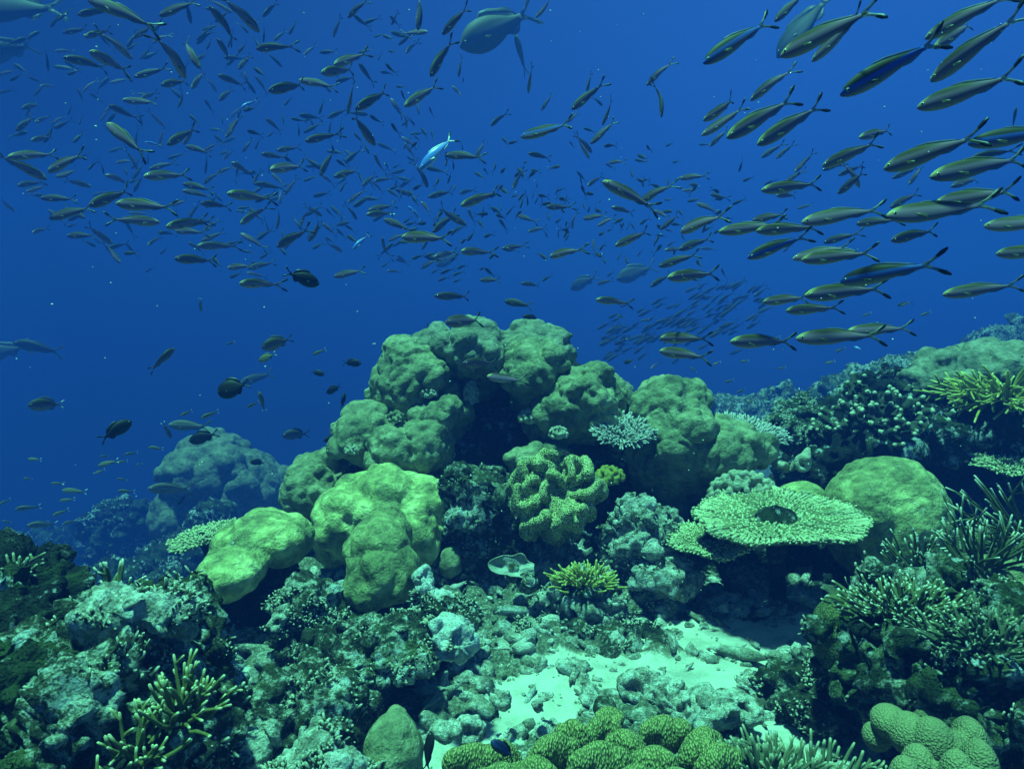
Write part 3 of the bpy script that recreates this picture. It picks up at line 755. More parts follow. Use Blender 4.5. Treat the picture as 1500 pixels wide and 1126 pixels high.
# ---- table corals
def table_coral(label, c, rx, ry, tilt_x, tilt_y, mat, n=1500, hole=0.0, cup=0.10, bl=0.030, seed=1, base=None, dense=1.0, br=0.0042):
    r = np.random.default_rng(seed)
    c = np.array(c)
    base = np.array(base if base is not None else c - np.array([0, -0.05, 0.3]))
    th = thing('table_coral', tuple(base), label, 'coral')
    M = np.array(Matrix.Rotation(tilt_x, 3, 'X') @ Matrix.Rotation(tilt_y, 3, 'Y'))
    def outline(a): return 1 + 0.07 * np.sin(3 * a + seed) + 0.05 * np.sin(5 * a + 2 * seed) + 0.03 * np.sin(11 * a)
    def surf(a, s):
        o = outline(a) * s
        z = cup * rx * (s ** 2 - 0.4) + 0.02 * rx * np.sin(4 * a + seed) * s
        return np.stack([rx * o * np.cos(a), ry * o * np.sin(a), z], -1)
    # web: spokes that fork towards the rim, joined into a thin plate
    na, nsr = 120, 14
    V, F = [], []
    ss = np.linspace(max(hole, 0.02), 0.97, nsr)
    for s_ in ss:
        a_ = np.linspace(0, 2 * math.pi, na, endpoint=False)
        jag = 1 + (0.02 * np.sin(a_ * 37 + seed) + 0.02 * np.sin(a_ * 23)) * (s_ > 0.9) + (0.38 * np.sin(2 * a_ + seed) + 0.28 * np.sin(3 * a_) + 0.12 * np.sin(8 * a_)) * (hole > 0) * max(0, 1 - (s_ - hole) / 0.2)
        V.append(surf(a_, s_ * jag))
    V = np.concatenate(V)
    top = V.copy(); bot = V.copy(); bot[:, 2] -= 0.012 + 0.02 * (1 - np.hypot(V[:, 0] / rx, V[:, 1] / ry)).clip(0, 1)
    nv = len(V)
    for j in range(nsr - 1):
        for q in range(na):
            q2 = (q + 1) % na
            A, B, C_, D = j * na + q, j * na + q2, (j + 1) * na + q2, (j + 1) * na + q
            F.append((A, D, C_, B)); F.append((nv + A, nv + B, nv + C_, nv + D))
    for q in range(na):
        q2 = (q + 1) % na
        F.append(((nsr - 1) * na + q, nv + (nsr - 1) * na + q, nv + (nsr - 1) * na + q2, (nsr - 1) * na + q2))
        F.append((q, q2, nv + q2, nv + q))
    VV = np.concatenate([top, bot]) @ M.T + c
    put('plate', VV, F, [mat], th, attr=np.full(len(VV), 0.15))
    T = Tubes(5)
    k = 0
    while k < n:
        a_ = r.uniform(0, 2 * math.pi)
        s_ = math.sqrt(r.uniform(max(hole, 0.03) ** 2, 1.0))
        if hole > 0 and s_ < hole * 1.25 * (1 + 0.38 * math.sin(2 * a_ + seed) + 0.28 * math.sin(3 * a_)): continue
        p = surf(np.array([a_]), min(s_, 0.965))[0]
        out = np.array([math.cos(a_) * rx, math.sin(a_) * ry, 0]); out /= np.linalg.norm(out)
        d = out * (0.25 + 0.9 * s_ ** 2) + np.array([0, 0, 1.0 - 0.55 * s_ ** 3]) + r.normal(size=3) * 0.16
        L = bl * r.uniform(0.6, 1.25) * (0.75 + 0.35 * s_)
        P = bent(p, d, L, 4, r, 0.10, 0.06)
        rb = br * r.uniform(0.85, 1.25)
        T.add(P @ M.T + c, [rb * 1.25, rb * 1.1, rb * 0.95, rb * 0.65], 0.15, 1.0, 1.6)
        k += 1
    for a_ in np.linspace(0, 2 * math.pi, int(130 * dense), endpoint=False):
        a0 = a_ + r.normal() * 0.02
        s0 = max(hole * 1.3, 0.12) + r.uniform(0, 0.35)
        ss_ = np.linspace(s0, 0.96, 6)
        P = np.array([surf(np.array([a0 + 0.05 * math.sin(5 * q_ + seed + a_ * 3)]), q_)[0] + np.array([0, 0, 0.003]) for q_ in ss_])
        T.add(P @ M.T + c, np.linspace(0.9, 1.15, 6) * br, 0.35, 1.0, 1.5)
    # rim fingers
    for a_ in np.linspace(0, 2 * math.pi, int(150 * dense), endpoint=False):
        a_ += r.normal() * 0.01
        p = surf(np.array([a_]), 0.93)[0]
        out = np.array([math.cos(a_) * rx, math.sin(a_) * ry, 0]); out /= np.linalg.norm(out)
        P = bent(p - np.array([0, 0, .004]), out + np.array([0, 0, 0.12]) + r.normal(size=3) * 0.12, bl * r.uniform(0.9, 1.7), 4, r, 0.08, 0.03)
        T.add(P @ M.T + c, [br * 1.4, br * 1.35, br * 1.15, br * 0.8], 0.2, 1.0, 1.4)
    T.put('branchlets', mat, th)
    cc = np.array([0, 0, -cup * rx * 0.4]) @ M.T + c
    S = Tubes(9)
    pts = np.array([cc + (base - cc) * (1 - u) for u in np.linspace(0, 1, 6)])
    S.add(pts, np.array([0.16, 0.12, 0.10, 0.11, 0.16, 0.28]) * rx, 0, 0)
    S.put('stem', MAT['rock_shade_dim'], th)  # dark stem colour paints the shade beneath the plate
    return th
table_coral('wide flat table coral with a hole worn through its middle', at(1137, 757, 3.05), 0.335, 0.36, 0.05, -0.06, MAT['table'], 1700, hole=0.17, cup=0.07, bl=0.015, seed=3, base=at(1140, 905, 3.3), br=0.0052)
table_coral('lower side plate of table coral half hidden under the wide one', at(1040, 790, 3.15), 0.16, 0.22, 0.03, -0.10, MAT['table'], 700, cup=0.07, bl=0.018, seed=5, base=at(1075, 880, 3.35), dense=0.7)
table_coral('small pale table coral jutting out beneath the pillar lobes', at(911, 631, 3.62), 0.135, 0.12, 0.40, 0.03, MAT['table_pale'], 620, cup=0.10, bl=0.034, seed=7, base=at(915, 690, 3.95), dense=0.6, br=0.0048)
table_coral('pale bushy table coral behind the pillar shoulder', at(1092, 630, 4.05), 0.18, 0.18, 0.16, 0.14, MAT['table_pale'], 800, cup=0.04, bl=0.042, seed=9, base=at(1090, 690, 4.3), dense=0.7, br=0.0052)
table_coral('tiny hazy table coral on the dark slope behind the helmet mound', at(295, 786, 4.2), 0.17, 0.16, 0.1, -0.25, MAT['table'], 420, cup=0.05, bl=0.03, seed=12, base=at(310, 830, 4.3), dense=0.5, br=0.006)
table_coral('dim table coral deep in the overhang shadow', at(1475, 682, 3.9), 0.15, 0.15, 0.1, 0, MAT['table'], 320, cup=0.05, bl=0.03, seed=13, base=at(1480, 740, 4.2), dense=0.5, br=0.005)

# ---- branching corals
def bush(name, label, c, R, n, L, rad, mat, seed, squash=(1, 1, 0.7), k=5, wob=0.12, lift=0.05, fork=2, aim=None, spread=1.0, up=0.0, sides=6):
    """branches that radiate from a small base c; each forks near its end"""
    r = np.random.default_rng(seed)
    T = Tubes(sides)
    q = 0
    while q < n:
        d = r.normal(size=3)
        d /= np.linalg.norm(d)
        if aim is not None: d = np.array(aim) + d * spread
        d = d * np.array(squash); d[2] = abs(d[2]) + up if aim is None else d[2]
        d /= np.linalg.norm(d)
        p0 = np.array(c) + d * R * np.array(squash) * r.uniform(0.3, 1.0) + (r.normal(size=3) * R * 0.15)
        l = L * r.uniform(0.65, 1.2)
        P = bent(p0, d, l, k, r, wob, lift)
        rr_ = np.linspace(1.25, 0.62, k) * rad * r.uniform(0.85, 1.2)
        T.add(P, rr_, 0.0, 1.0, 3.0)
        for f in range(r.integers(0, fork + 1)):
            i = r.integers(max(1, k // 2 - 1), k - 1)
            d2 = (P[i] - P[i - 1]); d2 = d2 / np.linalg.norm(d2) + r.normal(size=3) * 0.55
            P2 = bent(P[i], d2, l * r.uniform(0.22, 0.45), 4, r, wob, lift)
            T.add(P2, np.linspace(rr_[i] * 0.95, rad * 0.55, 4), 0.3, 1.0, 2.0)
        q += 1
    b = np.array(c) - np.array([0, 0, R * 0.3])
    o = thing(name, tuple(b), label, 'coral')
    T.put('branches', mat, o)
    v, n_, ls, lt = union([(np.array(c) - np.array([0, -0.0, R * 0.25]), np.array([0.9, 0.9, 0.6]) * R * np.array(squash))], max(R * 0.08, 0.006), 2, 3)
    f1, _ = worley(v / (R * 0.4)); v = v + n_ * (R * 0.12 * (0.5 - f1))[:, None]
    put_raw('holdfast', v, ls, lt, MAT['rock_shade_dim'], o)
    return o
ST = 0
def stag(label, px, py, t, aim, n, L, seed, rad=0.0075, spread=0.5, R=0.08, mat='stag', fork=3):
    return bush('staghorn_coral', label, at(px, py, t), R, n, L, rad, MAT[mat], seed, squash=(1, 1, 1), k=7, wob=0.055, lift=0.0, fork=fork, aim=aim, spread=spread)
stag('open staghorn coral with pale tipped branches beside the green dome', 1345, 850, 2.60, (-0.35, -0.25, 0.75), 34, 0.13, 101, spread=0.50, rad=0.0048)
stag('tangled staghorn thicket at the frame edge below the dark overhang', 1520, 815, 2.70, (-0.62, -0.2, 0.40), 46, 0.27, 102, spread=0.40, rad=0.005)
stag('staghorn coral rising above the spiky rock', 1430, 845, 2.5, (-0.1, -0.3, 0.8), 32, 0.18, 103, spread=0.55, rad=0.0048)
bush('finger_coral', 'yellow green finger coral with bright tips on the big corner rock', at(262, 1062, 1.55), 0.055, 44, 0.085, 0.0050, MAT['finger'], 104, squash=(1, 1, 1), k=6, wob=0.10, lift=0.03, fork=2, aim=(0.25, -0.25, 0.75), spread=0.62)
bush('finger_coral', 'low finger coral spreading along the bottom of the corner rock', at(200, 1120, 1.45), 0.05, 26, 0.075, 0.0048, MAT['finger'], 105, squash=(1, 1, 1), k=6, wob=0.12, lift=0.02, fork=2, aim=(0.2, -0.4, 0.45), spread=0.75)
bush('bushy_coral', 'bushy yellow coral in the middle of the rubble slope', at(856, 856, 3.05), 0.085, 190, 0.055, 0.0052, MAT['stag_yellow'], 106, squash=(1.35, 1, 0.55), k=4, wob=0.1, lift=0.05, fork=1, up=0.25)
bush('spiky_coral', 'brown spiky branching coral at the bottom edge of the sand', at(1185, 1180, 1.70), 0.13, 280, 0.065, 0.0045, MAT['stag_brown'], 107, squash=(1.35, 0.9, 0.5), k=4, wob=0.06, lift=0.03, fork=1, up=0.55)
bush('spiky_coral', 'low spiky coral between the ridged leather coral and the sand', at(1125, 1150, 1.70), 0.09, 150, 0.06, 0.0042, MAT['stag_brown'], 108, squash=(1.2, 0.9, 0.5), k=4, wob=0.06, lift=0.03, fork=1, up=0.55)
bush('cauliflower_coral', 'cauliflower coral mound with lit tips painted pale on the crest above the dark overhang', at(1286, 640, 4.15), 0.30, 170, 0.06, 0.018, MAT['cauli'], 109, squash=(1.05, 0.9, 0.95), k=5, wob=0.30, lift=0.02, fork=2, up=0.05, sides=7)
bush('plate_coral', 'yellow plate of fine flat branches at the frame edge on the crest', at(1478, 585, 4.15), 0.12, 200, 0.26, 0.0085, MAT['stag_yellow'], 110, squash=(1.3, 1.2, 0.22), k=6, wob=0.10, lift=-0.01, fork=3, up=0.10)
bush('spiky_coral', 'dense pale spiky coral crowning the spiky rock above the star coral', at(1325, 905, 1.98), 0.13, 260, 0.042, 0.0042, MAT['stag'], 114, squash=(1.3, 0.8, 0.45), k=4, wob=0.08, lift=0.03, fork=1, up=0.3)
bush('spiky_coral', 'wide spiky coral spreading over the middle of the spiky rock', at(1440, 945, 1.86), 0.14, 280, 0.042, 0.0042, MAT['stag_brown'], 115, squash=(1.3, 0.8, 0.45), k=4, wob=0.08, lift=0.03, fork=1, up=0.3)
bush('spiky_coral', 'cream spiky coral at the frame edge on top of the spiky rock', at(1500, 895, 2.1), 0.05, 46, 0.05, 0.006, MAT['stag'], 111, squash=(1, 1, 0.7), k=4, wob=0.1, lift=0.03, fork=1, up=0.2)
bush('finger_coral', 'dark finger coral with yellow tips at the open water edge', at(25, 850, 2.1), 0.06, 20, 0.06, 0.006, MAT['stag_brown'], 112, squash=(1, 1, 0.8), k=5, wob=0.14, lift=0.02, fork=2, up=0.1)
bush('finger_coral', 'sparse finger coral with white tips behind the corner rock', at(165, 885, 2.25), 0.05, 14, 0.12, 0.006, MAT['stag'], 113, squash=(1, 1, 0.8), k=6, wob=0.12, lift=0.02, fork=2, up=0.2)

def knobby(label, c, R, n, rk, mat, seed, squash=(1, 0.8, 0.8)):
    """a cluster of short rounded knobs"""
    r = np.random.default_rng(seed); E = []
    c = np.array(c)
    for k in range(n):
        z = 1 - (k + 0.5) / n * 1.35; a_ = k * 2.39996
        d = np.array([math.sqrt(max(0, 1 - z * z)) * math.cos(a_), math.sqrt(max(0, 1 - z * z)) * math.sin(a_), z]) + r.normal(size=3) * 0.10
        d /= np.linalg.norm(d)
        p = c + d * R * np.array(squash)
        for s in (1.0, 0.8): E.append((c + (p - c) * s, np.array([1, 1, 1.15]) * rk * r.uniform(0.8, 1.2) * (1 if s == 1 else 0.8)))
    E.append((c, np.full(3, R * 0.74) * np.array(squash)))
    v, n_, ls, lt = union(E, rk * 0.32, 1, 2)
    o = put_raw('knobby_coral', v, ls, lt, mat, tuple(c - np.array([0, 0, R * 0.6])))
    return tag(o, label, 'coral')
knobby('pale cluster of rounded knobs behind the wide table coral', at(1088, 728, 3.45), 0.16, 150, 0.0155, MAT['knobpale'], 121, (1.0, 0.7, 0.72))
knobby('small knobbly cluster clinging to the left front lobe of the pillar', at(628, 577, 3.92), 0.045, 42, 0.0085, MAT['knobpale'], 122)
knobby('small knobbly cluster on the shadowed pillar face above the leather coral', at(776, 613, 3.82), 0.055, 40, 0.011, MAT['knobpale'], 123)
knobby('small knobbly cluster sitting just over the top of the leather coral', at(818, 636, 3.42), 0.042, 46, 0.008, MAT['knobpale'], 124)
knobby('little knobbly cluster low on the outer flank of the pillar', at(515, 660, 3.7), 0.035, 36, 0.007, MAT['knobpale'], 125)
knobby('knobbly cluster near the pillar summit cleft', at(742, 503, 4.16), 0.05, 40, 0.010, MAT['porites_grey'], 126)
knobby('greenish knobs where the flank lobes of the pillar meet', at(580, 612, 3.80), 0.04, 24, 0.011, MAT['porites'], 127)
knobby('yellow knobbly coral at the side of the leather coral', at(893, 700, 3.5), 0.065, 60, 0.012, MAT['stag_yellow'], 128)
knobby('pale crumbly knobs in the cleft beside the left front lobe', at(690, 580, 4.0), 0.06, 60, 0.011, MAT['knobpale'], 129, (0.6, 0.6, 1.3))

# ---- ruffled grey plate and the bleached curl
def ruffle(label, c, rx, ry, nrm, mat, seed, thick=0.006, name='plate_coral'):
    nrm = np.array(nrm, float); x, y, nrm = basis(nrm)
    if abs(x[0]) < abs(y[0]): x, y = y, x
    x = x * np.sign(x[0]); y = y * np.sign(y[2])
    na, ns_ = 90, 12
    V, tip = [], []
    for s_ in np.linspace(0.03, 1, ns_):
        a_ = np.linspace(0, 2 * math.pi, na, endpoint=False)
        o = 1 + 0.16 * np.sin(2 * a_ + seed) + 0.12 * np.sin(3 * a_ + 2 * seed) + 0.06 * np.sin(7 * a_)
        h = 0.30 * rx * s_ ** 2 + 0.14 * rx * s_ ** 2 * np.sin(5 * a_ + seed)
        V.append(np.array(c) + (rx * s_ * o * np.cos(a_))[:, None] * x + (ry * s_ * o * np.sin(a_))[:, None] * y + h[:, None] * nrm); tip += [max(0, (s_ - 0.9) * 10)] * na
    V = np.concatenate(V); nv = len(V); W = V - nrm * thick
    F = []
    for j in range(ns_ - 1):
        for q in range(na):
            q2 = (q + 1) % na; A, B, C_, D = j * na + q, j * na + q2, (j + 1) * na + q2, (j + 1) * na + q
            F += [(A, B, C_, D), (nv + A, nv + D, nv + C_, nv + B)]
    for q in range(na):
        q2 = (q + 1) % na; e = (ns_ - 1) * na
        F.append((e + q, e + q2, nv + e + q2, nv + e + q))
    b = np.array(c) - nrm * 0.05
    o = thing(name, tuple(b), label, 'coral')
    put('plate', np.concatenate([V, W]), F, [mat], o, attr=tip * 2)
    S = Tubes(8); S.add(np.array([b + (np.array(c) - b) * u for u in (0, .5, 1.0)]), [0.05 * 1, 0.03, 0.03], 0, 0); S.put('stem', MAT['rock'], o)
    # a rolled lip round the edge
    T = Tubes(5); ed = V[(ns_ - 1) * na:]
    T.add(np.concatenate([ed, ed[:1]]), np.full(na + 1, 0.0026), 1, 1); T.put('lip', MAT['knobpale'], o)
    return o
ruffle('thin grey ruffled plate coral with a pale rim below the leather coral', at(752, 832, 3.1), 0.085, 0.055, (-0.1, -0.75, 0.65), MAT['ruffle'], 2.0)
ruffle('tiny grey cup coral under the ruffled plate', at(775, 850, 3.02), 0.022, 0.022, (0.1, -0.8, 0.5), MAT['ruffle'], 4.0)
ruffle('green fan shaped coral half seen beside the table coral', at(984, 785, 3.3), 0.03, 0.07, (-0.5, -0.7, 0.4), MAT['porites'], 1.0)
cu = []
for u in np.linspace(0, 1, 70):
    px = 1132 + 56 * u + 4 * math.sin(11 * u); py = 672 + 16 * math.sin(3.2 * u * 1.1) - 5 * u + 4 * math.sin(17 * u)
    cu.append((at(px, py, 3.75 - 0.05 * math.sin(9 * u)), np.array([1, 1, 0.8]) * (0.020 + 0.008 * math.sin(23 * u))))
    if u > 0.72: cu.append((at(1176 + 9 * math.cos(30 * u), 678 + 10 * math.sin(30 * u), 3.7), np.full(3, 0.016)))
v, n_, ls, lt = union(cu, 0.006, 2, 2)
tag(put_raw('curled_coral', v, ls, lt, MAT['knobpale'], tuple(at(1160, 690, 3.75))), 'bleached white curled coral in the dark gap behind the green domes', 'coral')
# ================================================================== fish
def fish_mat(name, back, side, belly, head=None, rough=0.6, spec=0.18, stripe=None):
    M = Mat(name, rough, spec)
    sx = M.n('ShaderNodeSeparateXYZ'); M.t.links.new(M.co, sx.inputs[0])
    z = sx.outputs['Z']; x = sx.outputs['X']
    mr = M.n('ShaderNodeMapRange'); mr.inputs['From Min'].default_value = -0.10; mr.inputs['From Max'].default_value = 0.10
    M.t.links.new(z, mr.inputs['Value'])
    st = [(0.10, belly), (0.36, side), (0.62, side), (0.80, back)]
    if stripe: st = [(0.10, belly), (0.36, side), (0.50, stripe), (0.62, stripe), (0.68, back), (0.78, back)]
    c = M.ramp(mr.outputs[0], st)
    if head:
        h = M.math('MULTIPLY', M.math('MINIMUM', 1.0, M.math('MAXIMUM', 0.0, M.math('MULTIPLY', M.math('SUBTRACT', M.math('ADD', x, M.math('MULTIPLY', z, 0.8)), 0.40), 11.0))), M.math('MINIMUM', 1.0, M.math('MAXIMUM', 0.0, M.math('MULTIPLY_ADD', z, 30.0, 0.5))))
        c = M.mix(M.math('MULTIPLY', h, 0.6), c, head)
    sc_ = M.voro(55)
    c = M.mix(0.12, c, M.mix(M.ramp(sc_, [(0.2, (1, 1, 1)), (0.6, (0, 0, 0))]), (0.5, 0.5, 0.5), (1, 1, 1)), 'MULTIPLY')
    M.color(c)
    return M.m
def flat(name, c, rough=0.5, spec=0.4, alpha=1.0):
    M = Mat(name, rough, spec).color(c); M.b.inputs['Alpha'].default_value = alpha
    return M.m
FM = {
 'olive': fish_mat('fusilier_skin', (0.055, 0.045, 0.016), (0.26, 0.15, 0.21), (0.46, 0.30, 0.24), (0.55, 0.50, 0.05)),
 'stripe': fish_mat('blue_striped_fusilier_skin', (0.05, 0.042, 0.02), (0.22, 0.14, 0.19), (0.48, 0.33, 0.24), None, stripe=(0.05, 0.11, 0.46)),
 'plain': fish_mat('plain_fusilier_skin', (0.045, 0.038, 0.016), (0.15, 0.09, 0.13), (0.30, 0.20, 0.16)),
 'glint': fish_mat('painted_flash_blue_skin', (0.06, 0.20, 0.75), (0.15, 0.30, 0.80), (0.75, 0.70, 0.6), None, 0.3, 0.6),  # brightened blue paints a sun glint; one plain blue fish wears it too
 'fin': flat('fin_membrane', (0.11, 0.10, 0.05), alpha=0.6), 'black': flat('black_skin', (0.006, 0.006, 0.006)), 'pale': flat('pale_fin', (0.7, 0.68, 0.6)),
 'eye': flat('eye_ring', (0.75, 0.72, 0.45), 0.15, 0.8),
 'dark': fish_mat('dark_damsel_skin', (0.012, 0.012, 0.012), (0.018, 0.018, 0.018), (0.03, 0.03, 0.025)),
 'grey': fish_mat('grey_fish_skin', (0.05, 0.05, 0.04), (0.10, 0.08, 0.08), (0.15, 0.13, 0.11)),
 'silver': fish_mat('silver_fish_skin', (0.12, 0.105, 0.085), (0.25, 0.21, 0.19), (0.24, 0.21, 0.16)),
 'brown': fish_mat('small_fish_skin', (0.14, 0.12, 0.03), (0.22, 0.18, 0.06), (0.45, 0.38, 0.2)),
 'butter': fish_mat('butterfly_fish_skin', (0.25, 0.24, 0.02), (0.32, 0.30, 0.03), (0.40, 0.36, 0.05)),
 'blueback': fish_mat('blue_headed_skin', (0.01, 0.015, 0.06), (0.02, 0.04, 0.20), (0.05, 0.05, 0.03)),
}
PROF = {
 'fusilier': ([0, .02, .07, .14, .25, .38, .52, .66, .80, .92, 1.0], [0.012, .028, .052, .072, .089, .095, .089, .069, .043, .023, .021]),
 'deep': ([0, .02, .07, .14, .25, .38, .52, .66, .80, .92, 1.0], [0.012, .045, .095, .140, .180, .200, .195, .165, .105, .045, .040]),
 'round': ([0, .02, .07, .14, .25, .38, .52, .66, .80, .92, 1.0], [0.02, .075, .150, .205, .255, .280, .280, .250, .170, .060, .045]),
 'big': ([0, .02, .07, .14, .25, .38, .52, .66, .80, .92, 1.0], [0.012, .035, .080, .125, .165, .178, .165, .125, .075, .042, .042]),
 'slim': ([0, .02, .07, .14, .25, .38, .52, .66, .80, .92, 1.0], [0.010, .030, .060, .090, .115, .125, .120, .100, .070, .048, .044]),
}
def curve_y(x, b):
    u = np.clip(0.12 - x, 0, None)
    return b * u * u + 0.25 * b * np.clip(x - 0.12, 0, None) ** 2
def fish_geo(kind, bend, skin, tip='black', fin='fin', wr=0.52, tail=0.84):
    """parts in fish space, 1 unit long, nose at +x: name -> (verts, faces, material names per face)"""
    xs, hs = PROF[kind]
    parts = {}
    NX, NS = 20, 12
    s = np.concatenate([[0, .012, .03], np.linspace(.07, 1, NX - 3)])
    h = np.interp(s, xs, hs); x = 0.5 - 0.80 * s
    w = h * wr * (1 - 0.35 * s)
    V, F, Mi = [], [], []
    zc = 0.010 * np.sin(s * 3.0) - 0.006
    if kind in ('fusilier', 'slim'): h = h * (1 + 0.03 * np.sin(7 * s))
    for k in range(NX):
        a = np.arange(NS) * 2 * math.pi / NS
        V.append(np.stack([np.full(NS, x[k]), np.full(NS, 0.0) + np.sign(np.cos(a)) * np.abs(np.cos(a)) ** 0.9 * w[k], np.sin(a) * h[k] + zc[k]], 1))
    V = np.concatenate(V)
    for k in range(NX - 1):
        for q in range(NS):
            q2 = (q + 1) % NS
            F.append((k * NS + q, (k + 1) * NS + q, (k + 1) * NS + q2, k * NS + q2)); Mi.append(skin)
    F.append(tuple(range(NS))); Mi.append(skin); F.append(tuple(range(NX * NS - 1, NX * NS - NS - 1, -1))); Mi.append(skin)
    parts['body'] = [V, F, Mi]
    def slab(poly, tris, th, mats):
        p = np.array([(a_, 0, b_) for a_, b_ in poly]); n = len(p)
        t = np.array([th * (1 if i in (0, 1, 2) else 0.5) for i in range(n)])
        A = p.copy(); A[:, 1] += th; B = p.copy(); B[:, 1] -= th
        F = []; M = []
        for f, m in zip(tris, mats):
            F.append(tuple(f)); M.append(m); F.append(tuple(n + i for i in f[::-1])); M.append(m)
        ed = {}
        for f, m in zip(tris, mats):
            for i in range(len(f)):
                e = (f[i], f[(i + 1) % len(f)])
                if (e[1], e[0]) in ed: del ed[(e[1], e[0])]
                else: ed[e] = m
        for (i, j), m in ed.items(): F.append((j, i, n + i, n + j)); M.append(m)
        return [np.concatenate([A, B]), F, M]
    hp = h[-1]; xt = -0.295
    T = tail
    up = [(xt, hp * 0.9), (xt, -hp * 0.9), (xt - 0.050, hp * .2)]
    for sg in (1, -1):
        up += [(xt - 0.075, 0.056 * T * sg), (xt - 0.085, 0.028 * T * sg), (xt - 0.120, 0.094 * T * sg), (xt - 0.132, 0.060 * T * sg),
               (xt - 0.165, 0.138 * T * sg), (xt - 0.190, 0.098 * T * sg), (xt - 0.215, 0.160 * T * sg), (xt - 0.222, 0.140 * T * sg)]
    fs = [(0, 1, 2)]; ms = [fin]
    fs += [(0, 2, 4, 3), (3, 4, 6, 5), (5, 6, 8, 7), (7, 8, 10, 9)]; ms += [fin, fin, tip, tip]
    fs += [(1, 11, 12, 2), (11, 13, 14, 12), (13, 15, 16, 14), (15, 17, 18, 16)]; ms += [fin, fin, tip, tip]
    parts['tail_fin'] = slab(up, fs, 0.004, ms)
    hh = lambda q: float(np.interp((0.5 - q) / 0.8, xs, hs))
    def zc_(q): return 0.010 * math.sin((0.5 - q) / 0.8 * 3.0) - 0.006
    dx = (0.22, 0.16, 0.06, -0.06, -0.16, -0.24)
    dh = (0.0, 0.012, 0.014, 0.011, 0.009, 0.0) if kind in ('fusilier', 'slim') else (0.0, 0.05, 0.06, 0.065, 0.085, 0.0)
    base = [(q, hh(q) * 0.93 + zc_(q)) for q in dx]; top = [(q - 0.03, hh(q) + zc_(q) + d) for q, d in zip(dx, dh)]
    parts['dorsal_fin'] = slab(base + top, [(i, i + 6, i + 7, i + 1) for i in range(5)], 0.0025, [fin] * 5)
    ax = (-0.06, -0.12, -0.18, -0.24)
    ah = (0.0, 0.018, 0.012, 0.0) if kind in ('fusilier', 'slim') else (0.0, 0.06, 0.07, 0.0)
    base = [(q, -hh(q) * 0.93 + zc_(q)) for q in ax]; top = [(q - 0.03, -hh(q) + zc_(q) - d) for q, d in zip(ax, ah)]
    parts['anal_fin'] = slab(base + top, [(i, i + 1, i + 5, i + 4) for i in range(3)], 0.0025, [fin] * 3)
    # pectoral fins spread a little from the flanks
    for sg in (1, -1):
        wq = float(np.interp(0.30, s, w)) * 0.9 * sg
        P = np.array([(0.26, wq, -0.01), (0.24, wq, -0.035), (0.15, wq * 1.12, -0.066), (0.155, wq * 1.12, -0.036)])
        P = np.concatenate([P, P + np.array([0, 0.002 * sg, 0.001])])
        f = [(0, 1, 2, 3), (7, 6, 5, 4), (0, 3, 7, 4), (1, 0, 4, 5), (2, 1, 5, 6), (3, 2, 6, 7)]
        parts['pectoral_fin' + ('' if sg > 0 else '#')] = [P, f, [fin] * 6]
        q = 0.43; e0 = np.array([q, float(np.interp((0.5 - q) / .8, s, w)) * 0.93 * sg, zc_(q) + hh(q) * 0.22])
        v0, f0 = ico(2); rad = 0.0155 if kind in ('fusilier', 'slim') else 0.014
        ev = v0 * rad * np.array([1, 0.45, 1]) + e0
        em = ['black' if v0[list(t)].mean(0)[1] * sg > 0.62 else 'eye' for t in f0]
        parts['eye' + ('' if sg > 0 else '#')] = [ev, [tuple(t) for t in f0], em]
    for k, P in parts.items():
        P[0] = np.array(P[0]); P[0][:, 1] += curve_y(P[0][:, 0], bend)
    return parts
def geo_mesh(name, plist):
    names = []; V, F, MI, o = [], [], [], 0
    for v, f, m in plist:
        V.append(v); F += [tuple(i + o for i in t) for t in f]; o += len(v)
        for q in m:
            if q not in names: names.append(q)
            MI.append(names.index(q))
    return new_mesh(name, np.concatenate(V), F, [FM[q] for q in names], MI)
_fc = {}
def fish_meshes(kind, bend, skin, detail, **kw):
    key = (kind, round(bend, 2), skin, detail) + tuple(sorted(kw.items()))
    if key not in _fc:
        g = fish_geo(kind, bend, skin, **kw)
        nm = {'fusilier': 'fusilier', 'deep': 'damselfish', 'round': 'surgeonfish', 'big': 'large_fish', 'slim': 'reef_fish'}[kind]
        if detail:
            _fc[key] = [(nm, geo_mesh(nm, [g['body']]))] + [(k.strip('#'), geo_mesh(k.strip('#'), [p])) for k, p in g.items() if k != 'body']
        else:
            _fc[key] = [(nm, geo_mesh(nm, list(g.values())))]
    return _fc[key]
SCALE = 1.14
